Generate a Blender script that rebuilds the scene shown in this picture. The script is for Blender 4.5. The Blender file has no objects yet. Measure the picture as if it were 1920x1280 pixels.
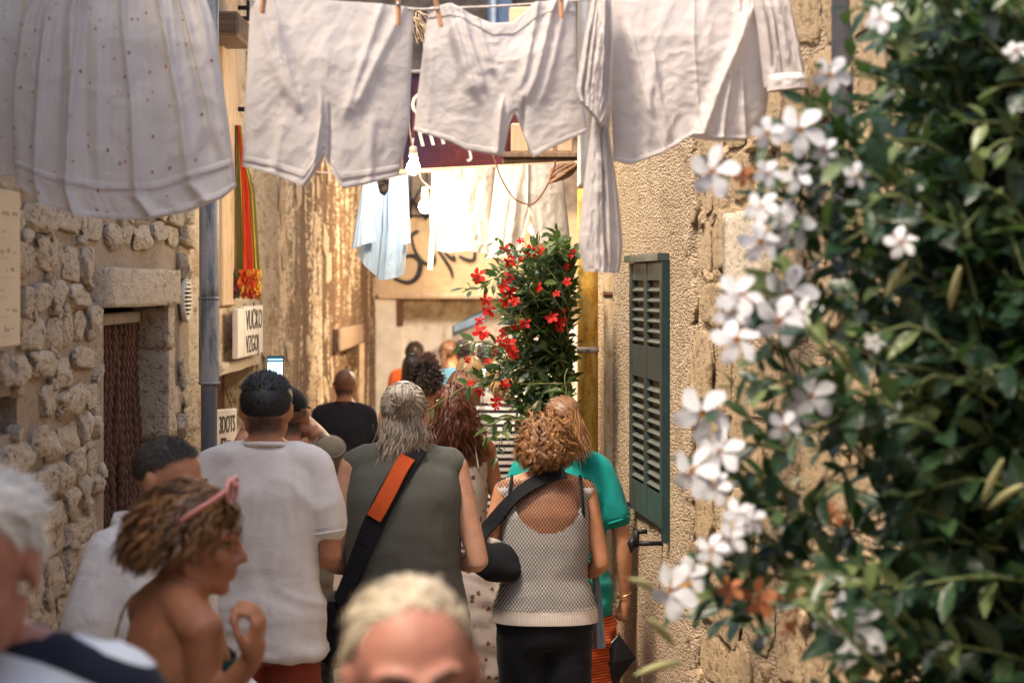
import bpy, bmesh, math, random
import numpy as np
from mathutils import Vector, Matrix

R = math.radians
rng = np.random.default_rng(7)
random.seed(7)
scene = bpy.context.scene
col = scene.collection

# ------------------------------------------------------------------ camera
F_PX = 3700.0            # focal length in pixels of the 1920 wide photograph
CAM_H = 2.05             # camera held above head height
HORIZON = 535.0
cam_d = bpy.data.cameras.new('camera')
cam = bpy.data.objects.new('camera', cam_d)
col.objects.link(cam)
cam.location = (0, 0, CAM_H)
cam.rotation_euler = (R(90), 0, 0)
cam_d.sensor_width = 36.0
cam_d.lens = 36.0 * F_PX / 1920.0
cam_d.shift_y = -(640 - HORIZON) / 1920.0
cam_d.clip_start = 0.05
cam_d.clip_end = 500
cam_d.dof.use_dof = True
cam_d.dof.focus_distance = 7.6
cam_d.dof.aperture_fstop = 3.4
cam_d.dof.aperture_blades = 9
scene.camera = cam

# ------------------------------------------------------------------ sky and sun
SUN_EL, SUN_AZ = 60.0, -48.0      # azimuth: degrees to the right of straight behind the camera
world = bpy.data.worlds.new('World')
scene.world = world
world.use_nodes = True
wn = world.node_tree
wn.nodes.clear()
w_out = wn.nodes.new('ShaderNodeOutputWorld')
w_bg = wn.nodes.new('ShaderNodeBackground')
w_sky = wn.nodes.new('ShaderNodeTexSky')
w_sky.sky_type = 'NISHITA'
w_sky.sun_disc = False
w_sky.sun_elevation = R(SUN_EL)
w_sky.sun_rotation = R(180 - SUN_AZ)
w_sky.dust_density = 4.0
w_sky.ozone_density = 0.6
w_bg.inputs[1].default_value = 0.095
wn.links.new(w_sky.outputs[0], w_bg.inputs[0])
wn.links.new(w_bg.outputs[0], w_out.inputs[0])

sun_d = bpy.data.lights.new('sun', 'SUN')
sun_d.energy = 1.5
sun_d.angle = R(11)
sun_d.color = (1.0, 0.86, 0.68)
sun = bpy.data.objects.new('sun', sun_d)
col.objects.link(sun)
_to_sun = Vector((math.sin(R(SUN_AZ)) * math.cos(R(SUN_EL)), -math.cos(R(SUN_AZ)) * math.cos(R(SUN_EL)), math.sin(R(SUN_EL))))
sun.rotation_euler = _to_sun.to_track_quat('Z', 'Y').to_euler()
sun.location = (2, -3, 8)

scene.view_settings.view_transform = 'Standard'
scene.view_settings.look = 'None'
scene.view_settings.exposure = 1.8
scene.view_settings.gamma = 1.0
scene.render.engine = 'CYCLES'
scene.cycles.max_bounces = 8
scene.cycles.diffuse_bounces = 4
scene.cycles.transparent_max_bounces = 12

# ------------------------------------------------------------------ helpers
def at(px, py, D):
    """point in the place that the photograph shows at pixel px, py, D metres up the lane"""
    return np.array([(px - 960.0) / F_PX * D, D, CAM_H - (py - HORIZON) / F_PX * D])

def ground_z(y):
    return -0.02 * max(0.0, y - 6.0)

def tag(o, label=None, cat=None, group=None, kind=None):
    if label: o['label'] = label
    if cat: o['category'] = cat
    if group: o['group'] = group
    if kind: o['kind'] = kind
    return o

def woff(o):
    p = Vector((0, 0, 0))
    while o is not None:
        p = p + o.location
        o = o.parent
    return p

def thing(name, label, cat, loc, group=None):
    o = bpy.data.objects.new(name, None)
    o.empty_display_size = 0.1
    o.location = Vector([float(v) for v in loc])
    col.objects.link(o)
    return tag(o, label, cat, group)

def link(name, me, mat=None, parent=None, M=None):
    """link mesh data as an object; M is its world matrix (mesh data may be shared)"""
    o = bpy.data.objects.new(name, me)
    if mat is not None and len(me.materials) == 0:
        me.materials.append(mat)
    col.objects.link(o)
    if parent is not None:
        o.parent = parent
        off = woff(parent)
    else:
        off = Vector((0, 0, 0))
    if M is not None:
        o.matrix_local = Matrix.Translation(-off) @ M
    return o

def mesh(name, V, F, smooth=True):
    me = bpy.data.meshes.new(name)
    V = np.asarray(V, dtype=float)
    me.from_pydata([tuple(v) for v in V], [], [tuple(int(i) for i in f) for f in F])
    if smooth:
        me.polygons.foreach_set('use_smooth', [True] * len(me.polygons))
    me.update()
    return me

def part(name, V, F, mat, parent=None, smooth=True, kind=None):
    """world-space vertices -> one mesh object (origin at its parent, or at its own base)"""
    V = np.asarray(V, dtype=float)
    if parent is not None:
        off = np.array(woff(parent))
        o = link(name, mesh(name, V - off, F, smooth), mat, parent)
    else:
        c = np.array([V[:, 0].mean(), V[:, 1].mean(), V[:, 2].min()])
        o = link(name, mesh(name, V - c, F, smooth), mat)
        o.location = Vector(c)
    if kind: o['kind'] = kind
    return o

class MB:
    def __init__(s): s.V, s.F, s.n = [], [], 0
    def add(s, V, F):
        V = np.asarray(V, float)
        s.V.append(V)
        s.F += [tuple(i + s.n for i in f) for f in F]
        s.n += len(V)
        return s
    def box(s, lo, hi, M=None, bev=0.0):
        lo, hi = np.array(lo, float), np.array(hi, float)
        if bev > 0:
            # chamfered box: 24 verts
            bm = bmesh.new()
            bmesh.ops.create_cube(bm, size=1.0)
            for v in bm.verts:
                v.co = Vector(lo + (np.array(v.co) + .5) * (hi - lo))
            bmesh.ops.bevel(bm, geom=bm.edges[:], offset=bev, segments=1, affect='EDGES')
            bm.verts.index_update()
            V = np.array([v.co[:] for v in bm.verts]); F = [tuple(v.index for v in f.verts) for f in bm.faces]
            bm.free()
        else:
            V = np.array([[x, y, z] for x in (lo[0], hi[0]) for y in (lo[1], hi[1]) for z in (lo[2], hi[2])])
            F = [(0, 1, 3, 2), (4, 6, 7, 5), (0, 4, 5, 1), (2, 3, 7, 6), (0, 2, 6, 4), (1, 5, 7, 3)]
        if M is not None:
            V = V @ np.array(M.to_3x3()).T + np.array(M.to_translation())
        return s.add(V, F)
    def tube(s, pts, rad, seg=8, cap=True, flat=1.0):
        return s.add(*tube(pts, rad, seg, cap, flat))
    def arr(s): return np.concatenate(s.V), s.F
    def part(s, name, mat, parent=None, smooth=True, kind=None):
        V, F = s.arr()
        return part(name, V, F, mat, parent, smooth, kind)

def unit(v):
    v = np.asarray(v, float)
    return v / (np.linalg.norm(v, axis=-1, keepdims=True) + 1e-12)

def tube(pts, rad, seg=8, cap=True, flat=1.0, up=None):
    pts = np.asarray(pts, float)
    n = len(pts)
    rad = np.broadcast_to(np.asarray(rad, float), (n,))
    T = unit(np.gradient(pts, axis=0))
    u = np.array(up if up is not None else ([0, 0, 1] if abs(T[0][2]) < .9 else [1, 0, 0]), float)
    V, F = [], []
    for i in range(n):
        u = u - T[i] * np.dot(u, T[i]); u = unit(u)
        w = np.cross(T[i], u)
        for k in range(seg):
            a = 2 * math.pi * k / seg
            V.append(pts[i] + rad[i] * (math.cos(a) * w + flat * math.sin(a) * u))
    for i in range(n - 1):
        for k in range(seg):
            F.append((i * seg + k, i * seg + (k + 1) % seg, (i + 1) * seg + (k + 1) % seg, (i + 1) * seg + k))
    if cap:
        F.append(tuple(range(seg))[::-1]); F.append(tuple((n - 1) * seg + k for k in range(seg)))
    return np.array(V), F

def spline(pts, n=24):
    """Catmull-Rom through pts"""
    P = np.asarray(pts, float)
    P = np.vstack([2 * P[0] - P[1], P, 2 * P[-1] - P[-2]])
    out = []
    m = len(P) - 3
    for t in np.linspace(0, m - 1e-6, n):
        i = int(t); f = t - i
        a, b, c, d = P[i:i + 4]
        out.append(.5 * ((2 * b) + (c - a) * f + (2 * a - 5 * b + 4 * c - d) * f * f + (3 * b - a - 3 * c + d) * f ** 3))
    return np.array(out)

def _hash(ix, iy, iz, seed):
    h = (ix * 374761393 + iy * 668265263 + iz * 2147483647 + seed * 1274126177) & 0xFFFFFFFF
    h = ((h ^ (h >> 13)) * 1274126177) & 0xFFFFFFFF
    h = h ^ (h >> 16)
    return (h & 0xFFFFFF) / float(0xFFFFFF)

def vnoise(P, seed=0):
    """smooth value noise in -1..1 at points P (n,3)"""
    P = np.asarray(P, float)
    I = np.floor(P).astype(np.int64)
    f = P - I
    f = f * f * f * (f * (f * 6 - 15) + 10)
    r = 0
    for dx in (0, 1):
        wx = f[:, 0] if dx else 1 - f[:, 0]
        for dy in (0, 1):
            wy = f[:, 1] if dy else 1 - f[:, 1]
            for dz in (0, 1):
                wz = f[:, 2] if dz else 1 - f[:, 2]
                r = r + wx * wy * wz * _hash(I[:, 0] + dx, I[:, 1] + dy, I[:, 2] + dz, seed)
    return r * 2 - 1

def fbm(P, seed=0, oct=3):
    P = np.asarray(P, float)
    r, a, s = 0, 1.0, 0
    for o in range(oct):
        r = r + a * vnoise(P * 2 ** o, seed + o * 17); s += a; a *= .5
    return r / s

def interp(x, xs, ys): return np.interp(x, xs, ys)

# ------------------------------------------------------------------ materials
def sock(nt, v, inp):
    if isinstance(v, bpy.types.NodeSocket): nt.links.new(v, inp)
    elif isinstance(v, (tuple, list)) and len(v) == 3 and inp.type == 'RGBA': inp.default_value = (*v, 1)
    else: inp.default_value = v

class Nt:
    """small wrapper for node building"""
    def __init__(s, name):
        s.m = bpy.data.materials.new(name); s.m.use_nodes = True
        s.t = s.m.node_tree; s.t.nodes.clear()
        s.out = s.t.nodes.new('ShaderNodeOutputMaterial')
    def n(s, kind, **kw):
        nd = s.t.nodes.new('ShaderNode' + kind)
        for k, v in kw.items():
            if k.startswith('i_'):
                key = k[2:]
                key = int(key) if key.isdigit() else key.replace('_', ' ')
                sock(s.t, v, nd.inputs[key])
            else: setattr(nd, k, v)
        return nd
    def coord(s, scale=(1, 1, 1), kind='Object', loc=(0, 0, 0)):
        if kind == 'World':
            src = s.n('NewGeometry').outputs['Position']
        else:
            src = s.n('TexCoord').outputs[kind]
        mp = s.n('Mapping'); s.t.links.new(src, mp.inputs[0]); mp.inputs['Scale'].default_value = scale; mp.inputs['Location'].default_value = loc
        return mp.outputs[0]
    def noise(s, vec, scale, detail=4, rough=.55, dist=0.0):
        return s.n('TexNoise', i_Vector=vec, i_Scale=scale, i_Detail=detail, i_Roughness=rough, i_Distortion=dist).outputs[0]
    def voro(s, vec, scale, feature='F1', rnd=1.0, out=0):
        return s.n('TexVoronoi', feature=feature, i_Vector=vec, i_Scale=scale, i_Randomness=rnd).outputs[out]
    def ramp(s, fac, stops, interp='LINEAR'):
        r = s.n('ValToRGB'); sock(s.t, fac, r.inputs[0]); cr = r.color_ramp; cr.interpolation = interp
        while len(cr.elements) < len(stops): cr.elements.new(.5)
        for e, (p, c) in zip(cr.elements, stops):
            e.position = p; e.color = (*c, 1) if not isinstance(c, (int, float)) else (c, c, c, 1)
        return r.outputs[0]
    def mix(s, fac, a, b, mode='MIX'):
        m = s.n('Mix', data_type='RGBA', blend_type=mode)
        sock(s.t, fac, m.inputs[0]); sock(s.t, a, m.inputs[6]); sock(s.t, b, m.inputs[7])
        return m.outputs[2]
    def math(s, op, a, b=0.0, c=0.0):
        m = s.n('Math', operation=op); sock(s.t, a, m.inputs[0]); sock(s.t, b, m.inputs[1]); sock(s.t, c, m.inputs[2])
        return m.outputs[0]
    def sep(s, vec):
        return s.n('SeparateXYZ', i_0=vec).outputs
    def attr(s, name, out='Color'):
        return s.n('Attribute', attribute_name=name).outputs[out]
    def rnd(s): return s.n('ObjectInfo').outputs['Random']
    def bump(s, h, dist, strength=1.0, normal=None):
        b = s.n('Bump', i_Height=h, i_Distance=dist, i_Strength=strength)
        if normal is not None: s.t.links.new(normal, b.inputs['Normal'])
        return b.outputs[0]
    def bsdf(s, color, rough=.8, normal=None, metal=0.0, spec=.3, sss=0.0, sss_col=None, transl=0.0, transl_col=None, sheen=0.0, alpha=None, coat=0.0):
        b = s.n('BsdfPrincipled')
        sock(s.t, color, b.inputs['Base Color']); sock(s.t, rough, b.inputs['Roughness']); sock(s.t, metal, b.inputs['Metallic'])
        b.inputs['Specular IOR Level'].default_value = spec
        if sheen: b.inputs['Sheen Weight'].default_value = sheen
        if coat: b.inputs['Coat Weight'].default_value = coat
        if sss:
            b.inputs['Subsurface Weight'].default_value = sss
            b.inputs['Subsurface Radius'].default_value = (1, .35, .2)
            b.inputs['Subsurface Scale'].default_value = .012
        if normal is not None: s.t.links.new(normal, b.inputs['Normal'])
        o = b.outputs[0]
        if transl:
            t = s.n('BsdfTranslucent'); sock(s.t, transl_col if transl_col is not None else color, t.inputs[0])
            if normal is not None: s.t.links.new(normal, t.inputs['Normal'])
            mx = s.n('MixShader', i_0=transl); s.t.links.new(o, mx.inputs[1]); s.t.links.new(t.outputs[0], mx.inputs[2]); o = mx.outputs[0]
        if alpha is not None:
            tr = s.n('BsdfTransparent')
            mx = s.n('MixShader'); sock(s.t, alpha, mx.inputs[0]); s.t.links.new(tr.outputs[0], mx.inputs[1]); s.t.links.new(o, mx.inputs[2]); o = mx.outputs[0]
        s.t.links.new(o, s.out.inputs[0])
        return s.m
# ================================================================== setting materials
def mat_plain(name, c, rough=.7, var=.15, scale=20, metal=0.0, spec=.3, bump=0.0):
    k = Nt(name); v = k.coord()
    f = k.noise(v, scale, 5)
    c2 = tuple(x * (1 - var) for x in c); c3 = tuple(min(1, x * (1 + var)) for x in c)
    cc = k.ramp(f, [(.3, c2), (.7, c3)])
    nm = k.bump(f, bump) if bump else None
    return k.bsdf(cc, rough, nm, metal, spec)

def make_stone_mat(name, pale, mid, dark):
    k = Nt(name); v = k.coord(kind='World')
    q = k.coord((1, .45, 1), 'World')
    n1 = k.noise(v, 9, 6, .62); n2 = k.noise(q, 36, 8, .72, .6); n3 = k.noise(q, 120, 4, .6)
    base = k.ramp(n1, [(.3, mid), (.55, pale), (.75, tuple(x * .86 for x in pale))])
    base = k.mix(k.math('MULTIPLY', k.rnd(), .55), base, mid)
    pits = k.ramp(n2, [(.38, 1.0), (.47, 0.0)])
    base = k.mix(k.math('MULTIPLY', pits, .85), base, dark)
    h = k.math('ADD', k.math('MULTIPLY', n2, 1.0), k.math('MULTIPLY', n3, .35))
    return k.bsdf(base, .9, k.bump(h, .03, 1.0), spec=.15)
M_stone = make_stone_mat('limestone', (.84, .72, .56), (.70, .57, .41), (.26, .18, .115))

def make_mortar():
    k = Nt('mortar'); v = k.coord(kind='World')
    n1 = k.noise(v, 4, 6, .6); n2 = k.noise(v, 40, 6, .65); n3 = k.noise(v, 260, 3)
    c = k.ramp(n1, [(.3, (.46, .36, .265)), (.7, (.60, .485, .365))])
    c = k.mix(k.ramp(n2, [(.33, .6), (.45, 0.0)]), c, (.2, .145, .1))
    return k.bsdf(c, .95, k.bump(k.math('ADD', n2, k.math('MULTIPLY', n3, .3)), .02), spec=.1)
M_mortar = make_mortar()

def make_old_plaster():
    """cream plaster flaking near the camera, long brown run-off stains farther up the lane"""
    k = Nt('stained_plaster'); v = k.coord(kind='World')
    sx = k.sep(v)
    patch = k.noise(k.coord((1, .3, 1), 'World'), 3.6, 8, .68, .9)
    fine = k.noise(k.coord((1, .22, 1), 'World'), 24, 9, .76)
    speck = k.noise(k.coord((1, .14, 1), 'World'), 34, 7, .82)
    c = k.ramp(patch, [(.30, (.42, .25, .125)), (.42, (.60, .43, .26)), (.50, (.80, .68, .50)), (.60, (.74, .60, .42)), (.70, (.52, .36, .2)), (.8, (.72, .58, .4))])
    c = k.mix(k.ramp(fine, [(.36, .9), (.47, 0.0)]), c, (.27, .15, .07))
    # vertical run-off stains, broken up by speckle
    st = k.noise(k.coord((1, .5, .16), 'World', (0, 3.3, 0)), 2.3, 7, .7, 1.0)
    st2 = k.noise(k.coord((1, 2.2, .16), 'World'), 3.0, 6, .7, .6)
    band = k.ramp(st, [(.40, 0.0), (.56, 1.0)])
    stm = k.ramp(k.math('ADD', k.math('MULTIPLY', band, .34), k.math('ADD', k.math('MULTIPLY', speck, 1.25), k.math('MULTIPLY', st2, .4))), [(.90, 0.0), (1.10, 1.0)])
    far = k.n('MapRange', i_0=sx[1], i_1=10.6, i_2=13.4).outputs[0]
    c = k.mix(k.math('MULTIPLY', k.math('MULTIPLY', stm, far), .95), c, (.115, .062, .033))
    h = k.math('ADD', k.math('MULTIPLY', patch, 1.2), k.math('ADD', k.math('MULTIPLY', fine, .5), k.math('MULTIPLY', speck, .3)))
    return k.bsdf(c, .92, k.bump(h, .03), spec=.12)
M_oldplaster = make_old_plaster()

def make_roughcast():
    k = Nt('roughcast_plaster'); v = k.coord(kind='World')
    q = k.coord((1, .3, 1), 'World')
    n1 = k.noise(v, 2.2, 5, .6); g = k.voro(q, 110, 'F1'); g2 = k.noise(q, 150, 3, .7); n3 = k.noise(q, 55, 5, .7)
    n0 = k.noise(k.coord((1, .4, 1), 'World'), 5.5, 6, .7, .8)
    c = k.ramp(n1, [(.3, (.52, .395, .26)), (.7, (.66, .52, .365))])
    c = k.mix(k.ramp(n0, [(.38, .7), (.5, 0.0)]), c, (.40, .29, .19))
    c = k.mix(k.ramp(n0, [(.6, 0.0), (.72, .6)]), c, (.74, .62, .46))
    c = k.mix(k.ramp(n3, [(.32, .8), (.45, 0.0)]), c, (.30, .18, .09))
    c = k.mix(k.ramp(g2, [(.36, .9), (.46, 0.0)]), c, (.20, .115, .06))
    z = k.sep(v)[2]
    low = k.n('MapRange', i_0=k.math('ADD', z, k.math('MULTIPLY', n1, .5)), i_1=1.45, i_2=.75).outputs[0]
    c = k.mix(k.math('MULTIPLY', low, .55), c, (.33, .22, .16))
    h = k.math('ADD', k.math('MULTIPLY', g, -1.0), k.math('ADD', g2, n3))
    return k.bsdf(c, .95, k.bump(k.math('MULTIPLY', h, k.ramp(n0, [(.3, .45), (.65, 1.0)])), .018), spec=.1)
M_rough = make_roughcast()

def make_facade():
    k = Nt('far_facade_plaster'); v = k.coord(kind='World')
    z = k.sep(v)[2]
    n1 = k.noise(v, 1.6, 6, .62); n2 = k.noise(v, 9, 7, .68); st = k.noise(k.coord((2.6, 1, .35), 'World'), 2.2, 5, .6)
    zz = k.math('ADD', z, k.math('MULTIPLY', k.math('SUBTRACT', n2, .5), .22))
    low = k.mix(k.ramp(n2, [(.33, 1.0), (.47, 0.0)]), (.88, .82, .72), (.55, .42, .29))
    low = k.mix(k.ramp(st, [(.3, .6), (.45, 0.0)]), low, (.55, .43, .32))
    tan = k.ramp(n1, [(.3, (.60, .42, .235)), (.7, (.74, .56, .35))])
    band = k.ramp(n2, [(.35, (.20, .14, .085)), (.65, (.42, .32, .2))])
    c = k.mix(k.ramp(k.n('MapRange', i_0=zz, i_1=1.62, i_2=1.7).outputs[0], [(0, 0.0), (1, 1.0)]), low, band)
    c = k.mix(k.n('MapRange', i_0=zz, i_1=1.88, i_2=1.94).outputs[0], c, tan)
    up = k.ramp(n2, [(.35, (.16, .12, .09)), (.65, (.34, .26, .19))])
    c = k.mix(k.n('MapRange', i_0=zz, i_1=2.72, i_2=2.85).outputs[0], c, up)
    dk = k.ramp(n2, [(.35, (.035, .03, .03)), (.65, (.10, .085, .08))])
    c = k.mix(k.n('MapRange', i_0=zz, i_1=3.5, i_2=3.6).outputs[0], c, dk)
    return k.bsdf(c, .92, k.bump(n2, .03), spec=.1)
M_facade = make_facade()

def make_wood(name, a, b, scale=8, axis=2):
    k = Nt(name)
    sc = [26, 26, 26]; sc[axis] = 1.6
    v = k.coord(tuple(sc), 'World')
    n = k.noise(v, 1.6, 6, .65, .5); n2 = k.noise(k.coord(kind='World'), scale, 5)
    c = k.ramp(n, [(.3, a), (.7, b)])
    c = k.mix(k.math('MULTIPLY', k.ramp(n2, [(.3, 1.0), (.5, 0.0)]), .4), c, tuple(x * .45 for x in a))
    return k.bsdf(c, .75, k.bump(n, .004), spec=.25)
M_oldwood = make_wood('weathered_wood', (.16, .10, .065), (.36, .25, .165))
M_palewood = make_wood('pale_wood', (.50, .34, .20), (.72, .54, .36))
M_beam = make_wood('dark_beam_wood', (.06, .04, .03), (.20, .135, .09), axis=0)
M_pegwood = make_wood('peg_wood', (.50, .25, .13), (.66, .37, .2))
M_iron = mat_plain('black_iron', (.022, .022, .024), .5, .3, 40, .6, .4, .002)
M_rust = mat_plain('rusty_iron', (.16, .075, .04), .8, .4, 60, .2, .3, .003)
M_greenpaint = mat_plain('dark_green_shutter_paint', (.052, .062, .055), .42, .25, 14, 0, .5, .001)
M_steel = mat_plain('galvanised_steel', (.42, .41, .40), .42, .15, 12, .75, .5)

def make_greypipe():
    k = Nt('peeling_grey_pipe_paint'); v = k.coord((14, 14, 2.2), 'World')
    n = k.noise(v, 1.8, 7, .65, .4); m = k.noise(k.coord(kind='World'), 60, 4, .7)
    z = k.sep(k.coord(kind='World'))[2]
    c = k.ramp(n, [(.30, (.085, .095, .115)), (.44, (.20, .215, .235)), (.50, (.36, .37, .38)), (.7, (.46, .46, .45))])
    lowz = k.n('MapRange', i_0=z, i_1=1.60, i_2=1.64).outputs[0]
    c = k.mix(lowz, k.ramp(n, [(.3, (.11, .12, .14)), (.62, (.17, .18, .2)), (.7, (.36, .36, .36))]), c)
    c = k.mix(k.ramp(m, [(.3, .6), (.42, 0.0)]), c, (.10, .09, .085))
    return k.bsdf(c, .55, k.bump(n, .004), .0, .4)
M_greypipe = make_greypipe()

def make_rustpipe():
    k = Nt('rust_streaked_cream_pipe'); v = k.coord((16, 16, 5.0), 'World')
    n = k.noise(v, 1.7, 7, .7, .5); m = k.noise(k.coord(kind='World'), 70, 5, .7)
    c = k.ramp(k.math('ADD', k.math('MULTIPLY', n, .75), k.math('MULTIPLY', m, .25)),
               [(.33, (.34, .14, .02)), (.43, (.62, .30, .035)), (.52, (.76, .45, .07)), (.62, (.80, .56, .22)), (.72, (.74, .62, .44))])
    return k.bsdf(c, .6, k.bump(m, .003), 0, .35)
M_rustpipe = make_rustpipe()

def make_tanpipe():
    k = Nt('stained_clay_pipe'); v = k.coord((16, 16, 5.0), 'World')
    n = k.noise(v, 2.0, 7, .7, .5); m = k.noise(k.coord(kind='World'), 80, 5, .7)
    c = k.ramp(k.math('ADD', k.math('MULTIPLY', n, .65), k.math('MULTIPLY', m, .35)),
               [(.33, (.20, .10, .045)), (.45, (.52, .34, .16)), (.56, (.64, .50, .34)), (.7, (.58, .44, .3))])
    return k.bsdf(c, .7, k.bump(m, .003), 0, .3)
M_tanpipe = make_tanpipe()

def make_ground():
    k = Nt('worn_stone_paving'); v = k.coord(kind='World')
    d = k.voro(k.coord((1, .7, 1), 'World'), 3.0, 'DISTANCE_TO_EDGE')
    n = k.noise(v, 12, 6)
    c = k.ramp(n, [(.3, (.26, .21, .16)), (.7, (.42, .35, .27))])
    c = k.mix(k.ramp(d, [(.0, 1.0), (.04, 0.0)]), c, (.10, .08, .06))
    return k.bsdf(c, .6, k.bump(k.math('ADD', k.math('MINIMUM', d, .06), k.math('MULTIPLY', n, .02)), .1), spec=.3)
M_ground = make_ground()
M_dark = mat_plain('dark_interior', (.02, .016, .013), .95, .2)
M_black_paint = mat_plain('black_lettering_paint', (.02, .018, .017), .7, .2)

# ------------------------------------------------------------------ ground
gv = [[-30, -20, 0], [30, -20, 0], [30, 6, 0], [-30, 6, 0], [-30, 60, ground_z(60)], [30, 60, ground_z(60)]]
g = part('ground', gv, [(0, 1, 2, 3), (3, 2, 5, 4)], M_ground, smooth=False)
tag(g, 'worn stone paving of the narrow lane', None, kind='structure')

# ------------------------------------------------------------------ wall with openings, seen on its X face
def wall_yz(X, y0, y1, z0, z1, holes, depth=.3, sx=-1, back=.6):
    """front face at X; holes = (ya, yb, za, zb, depth); the wall body lies to the sx side"""
    ys = sorted(set([y0, y1] + [h[0] for h in holes] + [h[1] for h in holes]))
    zs = sorted(set([z0, z1] + [h[2] for h in holes] + [h[3] for h in holes]))
    mb = MB()
    for a, b in zip(ys[:-1], ys[1:]):
        for c, d in zip(zs[:-1], zs[1:]):
            if any(h[0] <= a and b <= h[1] and h[2] <= c and d <= h[3] for h in holes): continue
            mb.add([[X, a, c], [X, b, c], [X, b, d], [X, a, d]], [(0, 1, 2, 3) if sx < 0 else (3, 2, 1, 0)])
    for (a, b, c, d, t) in holes:
        Xb = X + sx * t
        mb.add([[X, a, c], [X, b, c], [X, b, d], [X, a, d], [Xb, a, c], [Xb, b, c], [Xb, b, d], [Xb, a, d]],
               [(0, 4, 5, 1), (1, 5, 6, 2), (2, 6, 7, 3), (3, 7, 4, 0)])
    Xb = X + sx * back
    mb.add([[X, y0, z0], [X, y1, z0], [X, y1, z1], [X, y0, z1], [Xb, y0, z0], [Xb, y1, z0], [Xb, y1, z1], [Xb, y0, z1]],
           [(0, 1, 5, 4), (1, 2, 6, 5), (2, 3, 7, 6), (3, 0, 4, 7), (4, 5, 6, 7)])
    return mb

WX = -1.42
def wally(px): return -WX * F_PX / (960.0 - px)
stone_house = thing('stone_house', 'rough rubble stone house wall on the left with a narrow curtained doorway', 'house', (WX, 6, 0))
DOOR = (6.86, 8.06, -.1, 1.972, .14)
HOLE = (5.15, 5.66, 1.63, 1.74, .2)
wall_yz(WX, -3, 8.66, -.3, 4.0, [DOOR, HOLE]).part('wall', M_mortar, stone_house, smooth=False)
MB().box((WX - .45, DOOR[0], -.1), (WX - .40, DOOR[1] + .1, 2.0)).box((WX - .45, DOOR[0] - .05, -.1), (WX - .14, DOOR[0] - .002, 2.0)).part('dark_interior', M_dark, stone_house, smooth=False)
MB().box((WX - .26, HOLE[0], HOLE[2]), (WX - .2, HOLE[1], HOLE[3])).part('hole_back', M_dark, stone_house, smooth=False)

# stones: 14 shared shapes, each stone an object
def stone_mesh(i, rough=.16, boxy=.55):
    """an angular quarried stone: a sphere cut by random planes, then roughened"""
    bm = bmesh.new(); bmesh.ops.create_icosphere(bm, subdivisions=4, radius=1.0)
    V = np.array([v.co[:] for v in bm.verts]); F = [tuple(v.index for v in f.verts) for f in bm.faces]; bm.free()
    g = np.random.default_rng(100 + i)
    N = unit(np.vstack([np.eye(3), -np.eye(3), g.normal(size=(11, 3)) * [1.2, 1, 1]])) 
    N[:6] = unit(N[:6] + g.normal(size=(6, 3)) * .13)
    d = np.concatenate([g.uniform(.62, .8, 6), g.uniform(.7, 1.05, 11)])
    dots = V @ N.T
    rad = np.min(np.where(dots > .05, d / np.maximum(dots, .05), 9), axis=1)
    rad = np.minimum(rad, 1.12)
    B = V * rad[:, None]
    B *= 1 + .10 * fbm(V * 2.3 + i * 9.1, i, 3)[:, None]
    rd = 1 - np.abs(fbm(V * 3.6 + i * 5.3, i + 50, 3)) * 2.2
    B -= V * (.13 * np.clip(rd - .55, 0, 1))[:, None]
    B += .035 * np.stack([vnoise(V * 9 + i * 3 + 40 * q, i + q) for q in range(3)], 1)
    return mesh('stone', B * .62, F, True)
stone_shapes = [stone_mesh(i) for i in range(14)]
for me in stone_shapes: me.materials.append(M_stone)

def rubble(y0, y1, z0, z1, X, skip, rowh=(.09, .15), ln=(.16, .40), proud=(.016, .042), seed=3, slope=None):
    r = random.Random(seed)
    out = []
    z = z0
    while z < z1:
        h = r.uniform(*rowh); y = y0 - r.uniform(0, .2)
        while y < y1:
            l = r.uniform(*ln)
            if r.random() < .2: l *= .55
            hh = h * r.uniform(.72, 1.02); zc = z + h / 2 + r.uniform(-.02, .02)
            yc = y + l / 2
            if not any(a - l * .3 < yc < b + l * .3 and c - hh * .25 < zc < d + hh * .25 for (a, b, c, d) in skip):
                out.append((yc, zc, l * r.uniform(.95, 1.12), hh * 1.06, r.uniform(*proud), r.randrange(14), r.uniform(-.09, .09)))
                if r.random() < .6:
                    out.append((y + l * r.uniform(.2, 1), z + h * r.choice([0, 1]), r.uniform(.05, .14), r.uniform(.035, .06), .028, r.randrange(14), r.uniform(-.6, .6)))
            y += l + r.uniform(.0, .015)
        z += h
    return out
BOARD_SKIP = (4.0, 5.36, 1.9, 2.29)
st = rubble(4.9, 8.5, .25, 2.72, WX, [(DOOR[0] - .06, DOOR[1] + .12, -1, 1.98), (6.64, 8.25, 1.95, 2.13), (8.33, 8.62, 1.88, 2.09), (HOLE[0], HOLE[1], HOLE[2] - .01, HOLE[3] + .01), BOARD_SKIP])
st.sort(key=lambda s: -(s[2] * s[3] / s[0] ** 3) if s[0] > 5.2 else 0)
extra = MB()
for i, (yc, zc, l, h, pr, k, tl) in enumerate(st):
    Mx = Matrix.Translation((WX, yc, zc)) @ Matrix.Rotation(tl, 4, 'X') @ Matrix.Rotation(random.choice([0, math.pi]), 4, 'X') @ Matrix.Diagonal((pr * 2, l, h, 1))
    if i < 290:
        link('stone', stone_shapes[k], None, stone_house, Mx)
    else:
        me = stone_shapes[k]
        V = np.array([v.co[:] for v in me.vertices]); A = np.array(Mx)
        extra.add(V @ A[:3, :3].T + A[:3, 3], [tuple(p.vertices) for p in me.polygons])
if extra.n: extra.part('small_stones', M_stone, stone_house, kind='stuff')

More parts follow.
